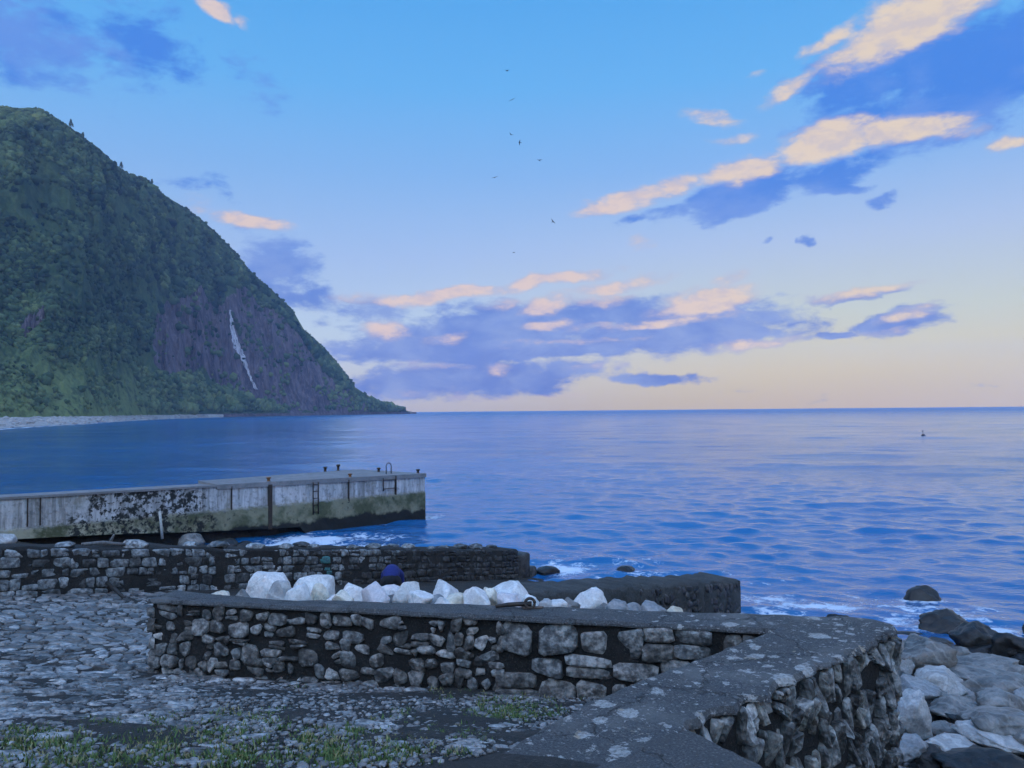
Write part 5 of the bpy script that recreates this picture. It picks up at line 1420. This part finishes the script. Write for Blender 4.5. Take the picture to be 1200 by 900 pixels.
# ------------------------------------------------------------------ driftwood
def wood(name, pts, r, m_, lab):
    m = MB(); m.tube(pts, r, 8); add(name, m.mesh(name, m_, True), None, lab, 'driftwood')
p0, p1 = P(122, 694, 2.18), P(146, 704, 2.15)
wood('driftwood', [p0 + [0, 0, .25], (p0 + p1) / 2 + [0, 0, .16], p1 + [0, 0, .05]], [.03, .045, .03], M_DARKWOOD, 'dark stick leaning from the slipway wall onto the paving')
def topj(u, v_):
    for a in np.linspace(-4, 15, 400):
        q = JO + JD * a + JN * .4; z = 3.42 - 2.42 * a / JL
        if proj(np.array([*q, z]))[0] > u: return np.array([*q, z + .05])
wood('driftwood', [topj(95, 0), topj(118, 0) + [0, 0, .03], topj(146, 0), ], [.03, .05, .035], M_WOOD, 'bleached branch lying on top of the long slipway wall')
wood('driftwood', [topj(125, 0) + [0, .1, 0], topj(130, 0) + [.05, 0, .22]], [.035, .02], M_WOOD, 'short bleached stub standing up from the slipway wall top')

# ------------------------------------------------------------------ person bending over among the boulders
def body_mesh(name, chains, m_, parent, voxel, k):
    """limbs laid as tapered tubes, fused into one continuous surface and smoothed"""
    m = MB()
    for pts, rr in chains:
        q = [np.array(p) * k for p in pts]
        pp, r2 = [], []
        for i in range(len(q) - 1):
            for t in np.linspace(0, 1, 5)[:-1]: pp.append(q[i] * (1 - t) + q[i + 1] * t); r2.append((rr[i] * (1 - t) + rr[i + 1] * t) * k)
        pp.append(q[-1]); r2.append(rr[-1] * k)
        m.tube(pp, r2, 12)
        v, f = ICO[2]
        for c, r in ((q[0], rr[0]), (q[-1], rr[-1])): m.add(v * r * k * .98 + c, f)
    o = add(name, m.mesh(name, m_, True), parent)
    a = o.modifiers.new('fuse', 'REMESH'); a.mode = 'VOXEL'; a.voxel_size = voxel; a.use_smooth_shade = True
    b = o.modifiers.new('soft', 'SMOOTH'); b.iterations = 4; b.factor = .5
    return o
def person():
    y = 15.3; p = D(458, 664, y); g = float(ground_z(p[0], y))
    t = add('person', None, label='person in blue jacket bending down behind the pale boulders', cat='person', loc=(p[0], y, g))
    t.rotation_euler = (0, 0, rad(95)); k = (p[2] - g) / 1.14
    # local x: the way the person faces; the back is bent level at about 1.1 m, the arms reach down
    hand = [[[(.60, .15 * s, .30), (.61, .145 * s, .24)], [.035, .038]] for s in (1, -1)]
    fing = []
    for s in (1, -1):
        for q in range(4):
            o_ = (q - 1.5) * .019; l = .004 * (1.5 - abs(q - 1.5))
            fing.append([[(.61, .145 * s + o_, .22), (.62, .145 * s + o_ * 1.05, .175 - l), (.64, .145 * s + o_ * 1.05, .145 - l)], [.010, .009, .008]])
        fing.append([[(.62, .12 * s, .25), (.645, .105 * s, .215), (.655, .105 * s, .19)], [.012, .010, .008]])
    body = [[[(.46, 0, .92), (.55, 0, .84), (.60, 0, .79)], [.06, .055, .05]], [[(.60, 0, .80), (.66, 0, .74), (.70, 0, .69)], [.085, .098, .07]], [[(.745, 0, .745), (.775, 0, .735)], [.016, .012]],
            [[(.64, .095, .76), (.65, .10, .74)], [.022, .018]], [[(.64, -.095, .76), (.65, -.10, .74)], [.022, .018]],
            [[(.0, 0, .88), (.2, 0, .96), (.40, 0, .95)], [.13, .13, .14]], [[(.44, .13, .90), (.51, .16, .60), (.60, .15, .30)], [.055, .045, .03]], [[(.44, -.13, .90), (.53, -.16, .60), (.60, -.15, .30)], [.055, .045, .03]],
            [[(.02, .09, .86), (.06, .11, .46), (-.02, .12, .07)], [.09, .06, .042]], [[(.02, -.09, .86), (.10, -.11, .46), (.04, -.12, .07)], [.09, .06, .042]]] + hand + fing
    body_mesh('body', body, M_SKIN, t, .009, k)
    body_mesh('trousers', [[[(-.02, 0, .90), (.08, 0, .93)], [.155, .15]], [[(.02, .09, .86), (.06, .11, .46), (-.02, .12, .08)], [.115, .085, .07]], [[(.02, -.09, .86), (.10, -.11, .46), (.04, -.12, .08)], [.115, .085, .07]]], M_TROUSERS, t, .02, k)
    body_mesh('jacket', [[[(.0, 0, .93), (.12, 0, .985), (.28, 0, .98), (.42, 0, .94)], [.15, .155, .155, .13]], [[(.36, .08, .94), (.44, .14, .90), (.51, .16, .60), (.59, .145, .36)], [.11, .085, .066, .052]], [[(.36, -.08, .94), (.44, -.14, .90), (.53, -.16, .60), (.59, -.145, .36)], [.11, .085, .066, .052]]], M_JACKET, t, .02, k)
    v, f = ICO[3]; hv = v * np.array([.10, .10, .09]) * k + np.array([.625, 0, .815]) * k
    add('hair', mesh('hair', hv, f, M_HAIR), t)
    for s in (-1, 1):
        m = MB(); m.lathe((.735 * k, s * .035 * k, .70 * k), [(.004, -.012), (.012, -.006), (.012, .006), (.004, .012)], 8); add('eye', m.mesh('eye', M_HAIR, True), t)
        m = MB(); q = (.10, .12 * s) if s > 0 else (.16, .12 * s)
        m.prism([(q[0] - .2, q[1] - .045), (q[0] + .02, q[1] - .05), (q[0] + .06, q[1]), (q[0] + .02, q[1] + .05), (q[0] - .2, q[1] + .045)], -.02, .08); add('shoe', m.mesh('shoe', M_TROUSERS), t)
person()

# ------------------------------------------------------------------ birds and a float
def bird(u, v_, y, s, bank, flap, head):
    c = D(u, v_, y)
    m = MB(); m.tube([(-.26, 0, .0), (-.18, 0, .01), (0, 0, .02), (.16, 0, .03), (.25, 0, .04), (.30, 0, .035)], [.01, .05, .085, .075, .045, .008], 8)
    for sg in (-1, 1):
        w_ = [(.10, .05, .03), (-.10, .05, .03), (.12, .38, .05 + flap), (-.06, .38, .05 + flap), (-.04, .80, .02 + flap * 1.4), (-.08, .78, .02 + flap * 1.4)]
        top = [(a, b * sg, z + .012) for a, b, z in w_]; bot = [(a, b * sg, z - .006) for a, b, z in w_]
        m.add(top + bot, [(0, 1, 3, 2), (2, 3, 5, 4), (8, 9, 7, 6), (10, 11, 9, 8), (0, 2, 8, 6), (2, 4, 10, 8), (1, 7, 9, 3), (3, 9, 11, 5), (4, 5, 11, 10)])
    m.add([(-.22, -.02, .01), (-.22, .02, .01), (-.42, .09, .01), (-.42, -.09, .01), (-.3, 0, -.005)], [(0, 1, 2, 3), (0, 3, 4), (1, 4, 2), (2, 4, 3)])
    o = add('bird', m.mesh('bird', M_BIRD, False), None, 'small dark bird flying in the sky over the open sea', 'bird', 'birds in the sky over the sea', loc=c)
    o.scale = (s, s, s); o.rotation_euler = (bank, rad(-6), head)
for i, (u, v_) in enumerate([(594, 83), (600, 117), (599, 158), (609, 167), (632, 188), (580, 208), (648, 260), (602, 296)]):
    bird(u, v_, 150 + 7 * (i % 4), 1.0 - .06 * (i % 3), rad([20, -25, 10, 32, -12, 18, -30, 8][i]), [.12, .02, .18, -.04, .1, .05, .14, .0][i], rad(40 + 47 * i))
def buoy():
    c = P(1082, 511, 0); t = add('buoy', None, label='small dark marker buoy floating far out on the open sea', cat='buoy', loc=(c[0], c[1], 0))
    m = MB(); m.lathe((0, 0, -.3), [(.1, 0), (.38, .15), (.42, .4), (.3, .62), (.08, .7)], 14); add('float', m.mesh('float', M_BUOY, True), t)
    m = MB(); m.tube([(0, 0, .35), (-.12, 0, 1.0)], .05, 8); add('mast', m.mesh('mast', M_BUOY, True), t)
    m = MB(); m.prism([(-.28, -.02), (.04, -.02), (.04, .02), (-.28, .02)], .95, 1.12); add('topmark', m.mesh('topmark', M_BUOY), t)
buoy()

# ------------------------------------------------------------------ the air: thin evening haze round everything below the sky
def haze():
    m = bpy.data.materials.new('evening_haze'); m.use_nodes = True; t = NT(m.node_tree); t.n.clear()
    out = t.new('ShaderNodeOutputMaterial'); v = t.new('ShaderNodeVolumePrincipled')
    v.inputs['Color'].default_value = (.44, .62, .94, 1); v.inputs['Density'].default_value = HAZE_D
    t.l.new(v.outputs[0], out.inputs['Volume'])
    b = MB(); r = HAZE_R; b.prism([(-r, -r), (r, -r), (r, r), (-r, r)], -4.0, HAZE_TOP)
    add('haze', b.mesh('haze', m), kind='stuff', label='thin blue evening haze over sea and land', cat='haze')
haze()
